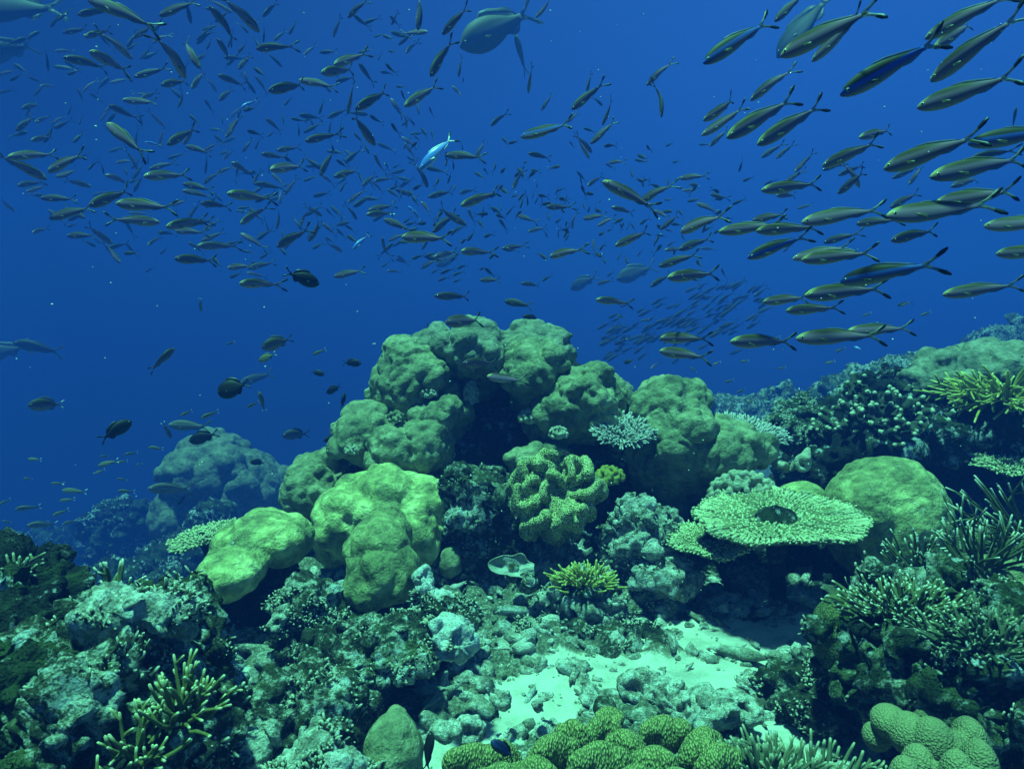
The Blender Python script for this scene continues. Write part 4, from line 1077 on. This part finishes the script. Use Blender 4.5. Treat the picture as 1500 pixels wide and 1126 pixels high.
def fish_frame(hx, hy, tx, ty, L, tmin, tmax, r, cmin=0.72, flip=None):
    """position, axes and scale of a fish whose nose and tail stand at two pixels"""
    dx, dy = hx - tx, hy - ty
    l = math.hypot(dx, dy)
    c = r.uniform(cmin, 0.99)
    t = FPX * L * c / l
    if t > tmax: c = max(0.30, tmax * l / (FPX * L)); t = FPX * L * c / l
    if t > tmax * 1.25: L = L * tmax * 1.25 / t; t = tmax * 1.25
    if t < tmin: L = L * tmin / t; t = tmin
    yaw = math.sqrt(max(0, 1 - c * c)) * (1 if r.random() < 0.5 else -1)
    ray = (_FWD + ((hx + tx) / 2 - 750) / FPX * _RIGHT - ((hy + ty) / 2 - 563) / FPX * _UP)
    ray = ray / np.linalg.norm(ray)
    sd = dx / l * _RIGHT - dy / l * _UP
    sd = sd - ray * np.dot(sd, ray); sd /= np.linalg.norm(sd)
    d = sd * c + ray * yaw; d /= np.linalg.norm(d)
    p = at((hx + tx) / 2, (hy + ty) / 2, t)
    up = np.array([0, 0, 1.0]); up = up - d * np.dot(up, d)
    if np.linalg.norm(up) < 0.25:
        up = _RIGHT * np.sign(-dx if dx else 1) ; up = up - d * np.dot(up, d)
    up /= np.linalg.norm(up)
    roll = r.normal() * 0.16
    side = np.cross(up, d)
    up2 = up * math.cos(roll) + side * math.sin(roll); side2 = np.cross(up2, d)
    L = L * (SCALE - 0.13 * min(1.0, max(0.0, (l - 40) / 50)))
    m = Matrix(((d[0] * L, side2[0] * L, up2[0] * L, p[0]), (d[1] * L, side2[1] * L, up2[1] * L, p[1]), (d[2] * L, side2[2] * L, up2[2] * L, p[2]), (0, 0, 0, 1)))
    return m, t, l
def place_fish(kind, skin, bend, m, detail, label, cat, group, **kw):
    ms = fish_meshes(kind, bend, skin, detail, **kw)
    o = bpy.data.objects.new(ms[0][0], ms[0][1]); o.matrix_world = m; COL.objects.link(o)
    tag(o, label, cat, group)
    for nm, me in ms[1:]:
        c = bpy.data.objects.new(nm, me); COL.objects.link(c); c.parent = o
    return o
# nose x, nose y, tail x, tail y (enlarged tiles of the school: origin, factor)
TILES = [
 (0, 0, 5, '690,10,1130,190 1180,110,1440,10 590,105,790,75 480,240,640,215 640,265,800,225 940,405,745,235 420,375,540,375 510,430,780,490 700,400,920,515 985,275,1125,195 1120,310,1230,240 1030,430,1115,350 1350,545,1190,285 1445,470,1330,295 1000,560,1215,505 500,545,580,520 1200,620,1370,590 1400,650,1490,545 930,735,1150,760 1040,720,1140,675 310,630,410,630 610,670,690,580 820,605,940,580 0,680,100,660 0,545,110,520 80,590,160,545 180,790,300,760 1310,780,1360,660 825,785,975,860 740,880,800,800 810,925,1030,1110 1190,915,1090,820 1040,915,1010,800 130,945,260,850 270,890,380,850 380,905,470,850 580,910,600,850 250,1025,390,1000 540,1040,610,975 1170,1070,1190,935 1240,1050,1430,940 1390,845,1440,910'),
 (0, 200, 5, '100,145,400,125 300,290,0,140 370,245,600,130 650,240,710,180 760,270,740,180 150,355,300,335 430,290,575,255 640,360,480,320 210,400,330,365 330,450,540,460 680,495,960,390 880,490,1265,520 960,560,1080,570 1085,290,1370,280 800,290,950,340 860,190,970,175 1000,225,930,100 930,275,900,210 1110,235,1280,190 950,335,1025,310 1265,500,1370,470 390,590,660,520 600,585,470,520 370,550,470,625 800,770,640,660 515,725,680,725 500,660,560,640 250,700,350,670 870,910,760,780 690,800,620,765 1140,625,810,605 1245,655,1500,610 1300,690,1470,700 1090,790,1180,730 1170,710,1240,695 1175,860,1230,810 920,855,1010,855 1070,990,1120,960 90,535,0,465 1385,595,1455,490 1310,895,1560,910'),
 (270, 0, 5, '215,80,385,290 165,65,270,75 330,80,190,0 530,210,300,-10 580,115,680,20 460,235,400,170 580,300,590,205 660,295,740,230 770,250,815,170 540,355,790,335 880,400,960,335 1205,120,1330,0 1095,260,1145,130 1400,270,1460,245 1420,440,1440,390 165,360,200,290 260,310,355,455 95,470,0,310 90,440,180,395 400,380,460,320 400,500,485,410 640,660,890,620 860,590,1110,640 520,505,590,560 270,560,430,625 440,540,470,635 530,570,610,680 230,665,170,570 60,640,150,520 260,730,360,650 340,860,410,780 440,810,530,790 310,1000,410,850 155,740,210,820 45,850,110,910 735,770,780,720 1110,470,1330,395 1025,530,1250,505 1290,480,1375,605 1200,820,1240,600 1270,790,1500,665 1060,860,1200,800 990,830,1020,740 610,880,710,960 720,850,735,940 790,870,880,890 840,990,840,910 925,880,965,970 1060,970,1075,880 610,1000,660,965 900,1030,1130,980 1100,1120,1070,1030 1365,850,1440,905 1385,1045,1230,850 1250,980,1310,1050 1350,1120,1310,1040 230,1000,300,1060 470,960,560,990 430,1110,500,1020 520,1090,550,1020 0,1050,80,940 690,1100,840,1080'),
 (270, 200, 5, '30,75,180,120 150,100,240,50 240,20,300,70 290,165,360,95 580,130,730,155 740,150,800,200 650,240,870,215 940,250,970,205 1000,270,1095,100 1190,110,1255,185 1400,140,1455,260 1110,290,1290,240 1120,175,1190,230 1170,170,1220,225 250,265,350,220 360,200,480,270 145,340,250,260 510,350,545,250 620,270,620,170 650,280,730,360 530,345,720,380 740,420,825,300 880,325,970,290 1000,275,1085,345 1140,400,1180,340 1380,330,1450,405 1400,325,1500,300 1280,280,1310,350 1310,355,1400,280 10,350,190,390 10,400,200,440 270,470,215,410 340,420,640,460 140,490,310,510 420,630,600,510 400,525,490,520 700,490,700,390 680,670,710,520 620,700,590,600 545,720,610,700 850,650,900,530 1000,575,890,510 860,680,790,590 690,800,900,680 720,730,710,660 1205,480,1320,390 1260,600,1190,500 920,755,1020,610 1020,640,1100,715 1040,530,1090,590 1150,630,1160,550 1120,680,1180,745 1180,650,1250,700 1200,730,1270,780 1040,740,1100,780 1150,840,1050,780 945,820,1020,780 430,720,590,815 740,860,680,800 120,800,390,800 40,780,140,850 0,640,180,620 150,680,260,610 140,760,290,700 0,690,110,700 430,840,510,850 210,890,275,960 560,890,640,840 330,960,480,945 340,1030,420,1000 480,960,660,920 470,1000,590,1030 425,1075,680,1080 1110,1020,1310,980 1450,960,1500,920 1450,750,1480,890'),
 (540, 200, 5, '250,10,345,75 270,60,345,165 285,150,340,195 45,140,105,260 125,195,150,255 180,230,230,205 430,360,350,190 575,135,830,150 690,100,680,50 785,150,850,40 980,10,1030,70 1030,50,1100,35 1180,125,1325,160 1135,190,1170,190 780,265,850,310 845,235,870,275 1060,375,1120,250 50,325,180,305 30,330,105,410 10,330,40,390 160,385,230,360 140,390,225,450 235,445,240,360 290,440,290,360 330,385,400,350 320,440,370,510 390,485,460,560 450,440,620,400 10,540,190,500 0,570,190,560 690,500,960,400 730,540,770,630 480,690,640,560 700,640,500,530 620,700,710,650 125,610,310,690 250,735,590,745 150,760,270,710 225,770,310,780 260,630,320,590 280,645,350,630 100,760,130,880 670,415,770,390 915,520,985,585 970,540,970,480 1010,570,1065,510 960,610,1015,690 830,590,850,510 1050,440,1100,430 1110,520,1135,440 1200,450,1210,390 1220,490,1250,430 1270,490,1270,430 1230,370,1240,330 1310,515,1475,520 1370,420,1395,370 1440,470,1460,420 1100,580,1210,620 1175,695,1300,665 1310,735,1280,680 1370,630,1420,600 1390,740,1390,650 1440,760,1480,700 985,820,1140,800 1000,830,1090,835 490,880,650,840 410,880,500,850 690,840,890,850 390,960,500,900 460,1000,515,970 530,1000,620,970 650,965,720,940 620,1015,695,990 510,1055,590,1030 620,1065,680,1045 320,895,400,870 815,975,860,960 145,985,240,985 100,955,155,915 830,1055,965,1060 1130,1075,1215,1080 1275,1055,1335,1020'),
 (540, 0, 5, '365,195,375,-20 550,240,720,60 420,235,240,245 45,270,110,250 275,385,345,310 150,375,200,385 460,540,600,300 75,440,95,390 130,475,195,540 275,770,510,620 660,550,680,420 690,600,700,560 620,640,690,710 1170,665,1195,490 1235,120,1345,0 1270,800,1340,700 900,915,1000,830 445,790,475,860 15,850,95,905 170,735,240,850 280,930,270,820 335,915,290,860 240,670,270,750 205,635,270,640 170,910,220,985 390,945,435,1015 460,960,475,1030 335,990,380,1040 1120,1000,1500,910'),
 (780, 60, 5, '300,490,510,320 400,360,430,240 510,470,440,410 260,590,340,520 520,600,590,440 440,740,600,590 380,640,460,670 410,850,320,700 430,810,320,690 275,740,300,780 850,310,1010,150 950,535,930,310 565,890,665,880 540,900,600,940 755,870,840,890 980,770,1030,750 1030,890,1080,880 1090,1005,1270,985 785,1025,865,1015 1105,1095,1210,1090 1275,570,1500,430 1260,680,1560,490 1225,760,1300,760 1310,760,1430,650 330,960,390,1030 350,1000,370,1080'),
 (810, 200, 5, '370,330,780,540 640,480,860,340 260,355,360,290 30,400,80,380 20,460,40,420 0,520,125,515 100,450,120,420 200,370,210,320 220,490,240,550 310,550,315,480 340,480,360,470 230,600,385,575 335,650,440,590 440,520,590,560 750,545,850,595 800,670,920,580 870,640,940,650 830,680,880,700 920,540,965,600 945,690,1235,570 1060,490,1200,550 990,475,1080,460 1160,425,1265,455 1320,495,1410,460 1400,330,1460,300 820,465,880,465 1365,250,1395,165 1260,600,1310,600 1225,695,1690,640 1100,690,1170,660 470,795,710,690 830,830,950,820 940,820,1150,745 790,945,1060,860 860,1030,1200,1000 725,1090,860,1010 1090,820,1190,825 -15,875,200,820 190,830,250,840 400,690,430,680 490,640,510,680 540,680,560,630 575,640,610,700 640,640,700,600 760,720,830,735 740,800,760,740 140,670,150,560 940,720,970,770 840,800,890,770 295,760,300,860 470,900,500,850 550,930,520,870 620,870,650,840 330,1080,440,1050 400,1020,450,990'),
 (1080, 200, 5, '190,145,325,60 295,150,400,65 45,325,110,300 435,245,550,130 370,320,490,250 200,390,610,340 205,350,280,320 300,430,430,430 650,205,1030,40 640,240,780,195 895,360,790,190 760,400,930,265 760,275,910,215 1115,220,1750,0 1160,295,1320,230 1270,335,1360,220 450,525,550,500 500,620,1070,520 150,690,600,660 130,610,340,570 290,630,350,590 895,635,1150,610 1145,505,1310,420 1165,750,1430,690 90,880,510,720 340,840,390,800 655,770,875,710 425,890,830,800 490,900,1010,850 780,1055,1440,930'),
 (1200, 0, 5, '215,660,860,300 830,250,1350,-30 890,320,1130,160 870,550,1420,130 775,770,1430,560 325,1000,520,950'),
 (1000, 0, 3, '450,235,840,40 585,255,790,60 110,265,390,80 420,80,525,-20 210,595,490,430 310,430,475,300 345,625,610,460'),
 (1200, 200, 5, '1165,40,1800,-60 880,280,1500,150 1145,155,1390,100 1000,355,1170,300 550,575,1240,510 890,480,1430,400 1255,650,1800,620 1335,855,1800,830'),
 (1000, 375, 3, '555,170,890,140 365,200,560,180 465,240,690,225 220,375,490,375 515,360,880,345 740,330,1000,315 1170,165,1470,125 950,215,1000,205'),
 (830, 380, 5, '695,575,1050,580 690,670,1040,720 230,295,460,320'),
 (500, 375, 3, '420,175,570,180 205,65,265,70 0,75,85,65 470,290,610,280 545,470,680,470 650,530,800,550 615,105,700,105 795,120,875,130'),
]
fr = []
for ox, oy, k, s in TILES:
    for e in s.split():
        v = [float(q) for q in e.split(',')]
        fr.append((ox + v[0] / k, oy + v[1] / k, ox + v[2] / k, oy + v[3] / k))
STRIPED = [(1243, 132), (1235, 410), (1098, 376), (1433, 208), (1085, 195), (764, 200), (1037, 88)]
fr.sort(key=lambda e: -math.hypot(e[0] - e[2], e[1] - e[3]))
keep = []
for e in fr:      # the tiles overlap: drop what was listed twice
    mx, my, a_ = (e[0] + e[2]) / 2, (e[1] + e[3]) / 2, math.atan2(e[1] - e[3], e[0] - e[2])
    if all(math.hypot(mx - q[0], my - q[1]) > 5 or abs(math.sin((a_ - q[2]))) > 0.5 for q in [((k[0] + k[2]) / 2, (k[1] + k[3]) / 2, math.atan2(k[1] - k[3], k[0] - k[2])) for k in keep]):
        keep.append(e)
ORD = ['topmost', 'second from top', 'third from top', 'fourth from top', 'fifth from top', 'sixth from top', 'seventh from top', 'eighth from top', 'ninth from top', 'tenth from top', 'eleventh from top', 'twelfth from top']
XS = [0, 90, 180, 270, 360, 450, 540, 630, 720, 820, 940, 1060, 1180, 1300, 1501]
XN = ['at the far left edge', 'near the left edge', 'left of the blue flash', 'in the left swarm', 'above the dark damselfish', 'left of the big silver fish', 'below the big silver fish', 'above the pillar summit', 'above the pillar right shoulder',
      'left of the yellow nosed fish', 'behind the yellow nosed fish', 'in the right group', 'in the large right group', 'at the right edge']
YS = [-40, 90, 180, 270, 350, 700]
YN = ['along the water top', 'in the high band', 'in the middle band', 'in the low band', 'in the lowest band']
def direction(e):
    a_ = math.degrees(math.atan2(-(e[1] - e[3]), e[0] - e[2])) % 360
    for lo, w_ in ((22, 'heading right'), (67, 'climbing right'), (112, 'pointing up'), (157, 'climbing left'), (202, 'heading left'), (247, 'diving left'), (292, 'diving'), (337, 'diving right')):
        if a_ < lo: return w_
    return 'heading right'
TMAX = 13.0
r_f = np.random.default_rng(21)
indiv, rest = keep[:300], keep[300:]
def cell(e):
    mx, my = (e[0] + e[2]) / 2, (e[1] + e[3]) / 2
    return (max(0, min(13, int(np.searchsorted(XS, mx, 'right')) - 1)), max(0, min(4, int(np.searchsorted(YS, my, 'right')) - 1)))
cells = {}
for e in indiv: cells.setdefault(cell(e), []).append(e)
for cl in cells.values(): cl.sort(key=lambda e: (e[1] + e[3]))
def school_skin(e, l, r):
    if any(math.hypot(e[0] - a_, e[1] - b_) < 14 for a_, b_ in STRIPED): return 'stripe'
    return 'olive' if l > 60 else ('olive' if r.random() < 0.4 else 'plain')
SIZEW = lambda l: 'large' if l > 85 else ('long' if l > 55 else ('small' if l > 28 else 'tiny'))
for e in indiv:
    mx, my = (e[0] + e[2]) / 2, (e[1] + e[3]) / 2
    over = 520 < mx < 1000 and my > 462
    l0 = math.hypot(e[0] - e[2], e[1] - e[3])
    L = (0.215 if mx > 700 else 0.27) * r_f.uniform(0.9, 1.1)
    m, t, l = fish_frame(*e, L, 1.25, 3.3 if over else TMAX, r_f, cmin=0.84 if l0 > 70 else 0.66)
    skin = school_skin(e, l, r_f)
    b = float(r_f.choice([-0.55, -0.25, 0, 0, 0.25, 0.55])) if l < 75 else float(r_f.choice([-0.25, 0, 0, 0.25]))
    c = cell(e); k = cells[c].index(e)
    n_in = len(cells[c])
    pos = ORD[k] if k < 9 else ('lowest' if k == n_in - 1 else ORD[min(k, 11)])
    wd = {'stripe': 'blue striped', 'olive': 'olive', 'plain': 'grey'}[skin]
    lab = f"{SIZEW(l)} {wd} fusilier {direction(e)}, {pos} {YN[c[1]]} {XN[c[0]]}"
    while len(lab.replace(',', ' ').split()) > 16: lab = lab.replace(' the ', ' ', 1) if ' the ' in lab else ' '.join(lab.split()[1:])
    place_fish('fusilier', skin, b, m, l > 55, lab, 'fish', 'fusiliers of the big school')
# what is left of the school: the smallest ones, too many to count, and the haze of fish beyond the pillar
V, F, MI, o_ = [], [], [], 0
pm = geo_mesh('far_fish', [[p[0], p[1], p[2]] for k, p in fish_geo('fusilier', 0.2, 'plain').items() if k in ('body', 'tail_fin', 'dorsal_fin')])
pv = np.array([v.co[:] for v in pm.vertices]); pf = [tuple(p.vertices) for p in pm.polygons]; pmi = [p.material_index for p in pm.polygons]
def far_fish(m):
    global o_
    M = np.array(m); V.append(pv @ M[:3, :3].T + M[:3, 3]); F.extend(tuple(i + o_ for i in f) for f in pf); MI.extend(pmi); o_ += len(pv)
for e in rest:
    m, t, l = fish_frame(*e, 0.2, 2.0, TMAX, r_f, 0.6); far_fish(m)
k = 0
while k < 150:
    u, w_ = r_f.uniform(0, 1), r_f.normal() * 0.5
    x = 885 + 250 * u; y = 505 - 75 * u + w_ * 46
    if y < 415 or y > 545 or x > 1125: continue
    l = r_f.uniform(12, 24); a_ = math.radians(r_f.normal(27, 7))
    m, t, _ = fish_frame(x - l * math.cos(a_) / 2, y + l * math.sin(a_) / 2, x + l * math.cos(a_) / 2, y - l * math.sin(a_) / 2, 0.36, 9, 17, r_f, 0.8)
    far_fish(m); k += 1
k = 0
while k < 130:     # more of them deep inside the left swarm
    x = r_f.uniform(15, 640); y = r_f.uniform(15, 385)
    if y > 330 and x < 120: continue
    l = r_f.uniform(16, 30); a_ = r_f.normal(0.4, 0.9) + (math.pi if r_f.random() < 0.15 else 0)
    m, t, _ = fish_frame(x, y, x + l * math.cos(a_), y - l * math.sin(a_), 0.34, 8, 16.0, r_f, 0.75); far_fish(m); k += 1
k = 0
while k < 90:     # motes of fish within the densest part of the school
    x = r_f.uniform(600, 1060); y = r_f.normal(300, 45)
    if not 200 < y < 420: continue
    l = r_f.uniform(9, 18); a_ = r_f.uniform(0, 6.28)
    m, t, _ = fish_frame(x, y, x + l * math.cos(a_), y + l * math.sin(a_), 0.19, 4, 8.0, r_f, 0.6); far_fish(m); k += 1
me = new_mesh('distant_school', np.concatenate(V), F, list(pm.materials), MI)
tag(link('distant_school', me), 'countless tiny faded fusiliers far behind the school', 'school of fish', kind='stuff')

# ---- single fish
def solo(hx, hy, tx, ty, L, kind, skin, label, cat='fish', t=None, bend=0.0, group=None, detail=None, cmin=0.9, **kw):
    l = math.hypot(hx - tx, hy - ty)
    if t: L = l * (t * ((2.8 if kind == 'big' else 1.35) if t > 3.3 else 1)) / FPX / 0.95
    m, t2, l = fish_frame(hx, hy, tx, ty, L, 0.6, 20.0, r_f, cmin)
    d = detail if detail is not None else l > 30
    return place_fish(kind, skin, bend, m, d, label, cat, group, **kw)
dk = dict(tip='black', fin='black', tail=1.0)
gy = dict(tip='fin', fin='fin', tail=1.1)
# bright sun flashes in the school, painted in the skin colour
for (q, lab, bd) in (((617, 246, 666, 196), 'bright electric blue fish with a painted sun flash above the pillar', -0.5), ((354, 158, 376, 147), 'short bright blue painted flash of a turning fish near the upper school', 0.2),
                 ((215, 209, 234, 213), 'thin silver blue painted flash of a fish in the left school', 0.5), ((518, 364, 540, 344), 'slim blue painted flash of a fish low in the school', 0.1), ((600, 304, 618, 324), 'curved silver fish under the bright electric blue one', -0.6)):
    solo(*q, 0.2, 'fusilier', 'glint', lab, t=max(2.2, min(4.5, 1071 * .2 / math.hypot(q[0] - q[2], q[1] - q[3]) * 0.8)), bend=bd, detail=True, fin='pale')
# larger fish behind the school
solo(676, 68, 784, 14, 0.6, 'big', 'silver', 'big pale silver fish with a forked tail at the top of the water', t=3.6, **gy)
solo(1144, 78, 1215, -6, 0.6, 'big', 'grey', 'big dim grey fish hanging behind two fusiliers at the top', t=6.5, **gy)
solo(906, 408, 958, 390, 0.4, 'big', 'grey', 'dark grey deep bodied fish behind the lower school', t=5.6, **gy)
solo(838, 422, 874, 404, 0.4, 'big', 'grey', 'dim grey deep bodied fish hovering over the pillar shoulder', t=6.0, **gy)
solo(641, 388, 676, 368, 0.4, 'big', 'grey', 'faint grey fish among thin streaks of the school', t=6.5, **gy)
solo(-40, 12, 88, 12, 0.6, 'big', 'grey', 'large blurred grey fish cut by the top corner of the water', t=4.6, **gy)
solo(-30, 82, 48, 66, 0.6, 'big', 'grey', 'large blurred dark fish at the frame edge below the corner fish', t=6.2, **gy)
solo(-25, 522, 36, 508, 0.5, 'big', 'grey', 'dark fish tail entering at the frame edge above open deep water', t=5.0, **gy)
solo(28, 503, 84, 515, 0.5, 'slim', 'grey', 'ghostly pale fish beside the dark fish tail in deep water', t=8.5, **gy)
solo(355, 560, 397, 547, 0.5, 'slim', 'grey', 'ghostly long fish behind the round black surgeonfish', t=8.5, **gy)
solo(756, 55, 770, 106, 0.3, 'slim', 'silver', 'faint thin fish hanging vertically beneath the big silver fish', t=7.5, **gy)
solo(1488, 160, 1483, 190, 0.3, 'slim', 'grey', 'blurred fish tail at the frame edge over the striped fusilier', t=4.0, **gy)
# dark reef fish over the slope
solo(464, 415, 421, 399, 0.14, 'deep', 'dark', 'black damselfish with a forked tail below the school', t=2.9, **dk)
solo(323, 574, 361, 562, 0.2, 'round', 'dark', 'round black surgeonfish in open blue water', t=3.2, **dk)
solo(188, 619, 151, 642, 0.14, 'deep', 'dark', 'black damselfish angled upward over deep water', t=2.9, **dk)
solo(281, 645, 316, 635, 0.14, 'deep', 'dark', 'black damselfish just above the far coral head', t=3.5, **dk)
solo(417, 637, 450, 635, 0.14, 'deep', 'grey', 'dim grey damselfish between the far coral head and the pillar', t=5.5, **dk)
solo(768, 463, 790, 473, 0.1, 'deep', 'dark', 'small black damselfish over the pillar summit', t=3.7, **dk)
solo(814, 482, 834, 490, 0.12, 'deep', 'dark', 'black fish tucked behind the butterflyfish at the pillar shoulder', t=4.0, **dk)
solo(644, 496, 625, 478, 0.1, 'deep', 'dark', 'thin black damselfish diving past the summit lobes', t=3.8, **dk)
solo(624, 536, 611, 505, 0.1, 'deep', 'dark', 'black damselfish diving beside the yellow striped fish', t=3.7, **dk)
solo(527, 532, 504, 531, 0.1, 'deep', 'dark', 'small black damselfish left of the pillar flank', t=3.4, **dk)
solo(474, 548, 457, 545, 0.09, 'deep', 'dark', 'small black damselfish with its tail to the open water', t=3.4, **dk)
solo(480, 575, 498, 565, 0.1, 'deep', 'dark', 'small black damselfish heading down beside the flank', t=3.4, **dk)
solo(505, 577, 500, 598, 0.1, 'deep', 'dark', 'small black damselfish pointing up above the step lobe', t=3.5, **dk)
solo(475, 645, 491, 640, 0.1, 'deep', 'dark', 'tiny black damselfish touching the pillar flank', t=3.5, **dk)
solo(368, 676, 387, 678, 0.1, 'deep', 'dark', 'black damselfish in front of the far coral head', t=4.5, **dk)
solo(915, 531, 927, 528, 0.08, 'deep', 'dark', 'tiny dark damselfish above the right pillar lobe', t=4.0, **dk)
solo(838, 492, 825, 491, 0.11, 'round', 'butter', 'yellow butterflyfish at the pillar shoulder', t=3.7, fin='fin', tip='pale', tail=0.8)
solo(604, 520, 608, 535, 0.07, 'deep', 'butter', 'small yellow and black fish before the left front lobe', t=3.6, fin='black', tail=0.8)
solo(741, 441, 777, 448, 0.17, 'slim', 'grey', 'dark fish with a pale snout cruising over the summit', t=3.6, **gy)
# olive fish between
for q, lab, t in (((253, 512, 222, 541), 'olive fish tilted up with a black tipped tail in open water', 3.4), ((387, 508, 425, 496), 'olive deep fish with a black tipped tail above the black damselfish', 3.4),
               ((48, 593, 87, 592), 'blurred olive fish alone in open deep water', 4.0), ((381, 528, 402, 518), 'small olive fish just under the olive deep fish', 4.0), ((460, 519, 476, 512), 'small olive fish beside the pillar flank in open water', 4.0),
               ((363, 596, 378, 589), 'small pale finned fish under the round surgeonfish', 4.2), ((380, 575, 387, 600), 'small fish hanging vertically under the round surgeonfish', 4.2),
               ((266, 608, 280, 602), 'small fish with a pale tail above the far coral head', 4.5), ((297, 611, 318, 603), 'small olive fish with pale tail tip over the far coral head', 4.5),
               ((250, 640, 239, 620), 'thin fish pointing down beside the far coral head', 4.5), ((295, 455, 293, 438), 'small dark fish alone high in open water', 4.5), ((333, 504, 343, 501), 'tiny pale tailed fish in open blue water', 4.8)):
    solo(*q, 0.12, 'deep' if 'deep' in lab else 'slim', 'brown' if 'small' in lab else 'plain', lab, t=t, fin='fin', tip='black' if 'black' in lab else 'pale')
solo(252, 622, 303, 625, 0.3, 'slim', 'silver', 'long silver fish skimming over the far coral head', t=5.0, **gy)
solo(223, 715, 278, 716, 0.35, 'slim', 'silver', 'pale parrotfish against the foot of the far coral head', t=5.0, **gy)
solo(262, 738, 272, 725, 0.2, 'deep', 'dark', 'dark fish in shadow under the far coral head', t=5.5, **dk)
# small fish drifting over the deep slope: nothing tells them apart
drift = [(220, 655, 237, 657), (185, 665, 200, 663), (147, 681, 170, 675), (172, 677, 185, 675), (43, 672, 58, 673), (77, 708, 92, 708), (95, 718, 123, 720), (173, 701, 185, 703), (175, 719, 195, 720), (140, 693, 152, 688),
         (27, 745, 55, 742), (0, 738, 13, 732), (90, 733, 107, 731), (5, 763, 15, 765), (80, 754, 98, 747), (95, 766, 110, 763), (45, 769, 78, 768), (148, 668, 158, 668), (200, 680, 208, 679), (36, 700, 46, 702),
         (1130, 498, 1142, 494), (1085, 530, 1096, 528), (1063, 560, 1074, 556), (1080, 575, 1091, 570), (1140, 540, 1150, 538), (1210, 532, 1222, 529), (1225, 515, 1237, 510), (1183, 572, 1189, 564), (1012, 538, 1020, 545), (1320, 448, 1330, 444),
         (1350, 462, 1362, 457), (1265, 463, 1275, 458), (1045, 534, 1055, 530), (1095, 590, 1105, 585), (940, 470, 950, 468), (905, 462, 914, 465), (1068, 600, 1076, 597)]
for q in drift:
    lft = q[0] < 400
    solo(*q, 0.09, 'slim', 'brown', 'tiny faded fish drifting over the hazy slope ' + ('left of the far coral head' if lft else 'behind the pillar and crest'), t=6.0, group='tiny fish over the left slope' if lft else 'tiny fish behind the pillar', detail=False, fin='fin', tip='pale')
solo(631, 1076, 625, 1124, 0.1, 'slim', 'dark', 'thin black wrasse hanging upright beside the dark green boulder', t=1.75, **dk)
solo(722, 1086, 752, 1108, 0.1, 'deep', 'blueback', 'dark blue fish nosing out from the ridged leather coral', t=1.62, **dk)
solo(1252, 508, 1262, 512, 0.08, 'slim', 'glint', 'tiny vivid blue fish above the crest', t=4.6, detail=False)
for q, lab in (((906, 772, 912, 782), 'yellow cup like tunicate on the crusted rock column'),):
    pass

# specks drifting in the water
V, F, o_ = [], [], 0
v0, f0 = ico(1)
for k in range(170):
    t = r_f.uniform(0.7, 3.2)
    p_ = at(r_f.uniform(0, 1500), r_f.uniform(0, 800), t)
    V.append(p_ + v0 * r_f.uniform(0.0006, 0.0015) * (0.6 + 0.5 * t)); F.append(f0 + o_); o_ += len(v0)
tag(link('drifting_specks', new_mesh('drifting_specks', np.concatenate(V), np.concatenate(F), [FM['pale']])), 'fine pale specks drifting in the water', 'specks', kind='stuff')

# ------------------------------------------------------------------ water haze, lit by the sun
hz = bpy.data.materials.new('haze'); hz.use_nodes = True
ht = hz.node_tree
for n in list(ht.nodes): ht.nodes.remove(n)
ho = ht.nodes.new('ShaderNodeOutputMaterial'); hv = ht.nodes.new('ShaderNodeVolumePrincipled')
hv.inputs['Color'].default_value = (0.038, 0.100, 0.545, 1)
hv.inputs['Density'].default_value = 0.042
hv.inputs['Anisotropy'].default_value = 0.0
ht.links.new(hv.outputs[0], ho.inputs['Volume'])
hz.cycles.homogeneous_volume = True
bx = np.array([(x, y, z) for x in (-34, 34) for y in (-3, 26) for z in (-6, 5.2)])
hm = new_mesh('haze', bx, [(0, 1, 3, 2), (4, 6, 7, 5), (0, 4, 5, 1), (2, 3, 7, 6), (0, 2, 6, 4), (1, 5, 7, 3)], [hz], smooth=False)
tag(link('haze', hm), 'blue haze of sea water', 'haze', kind='stuff')
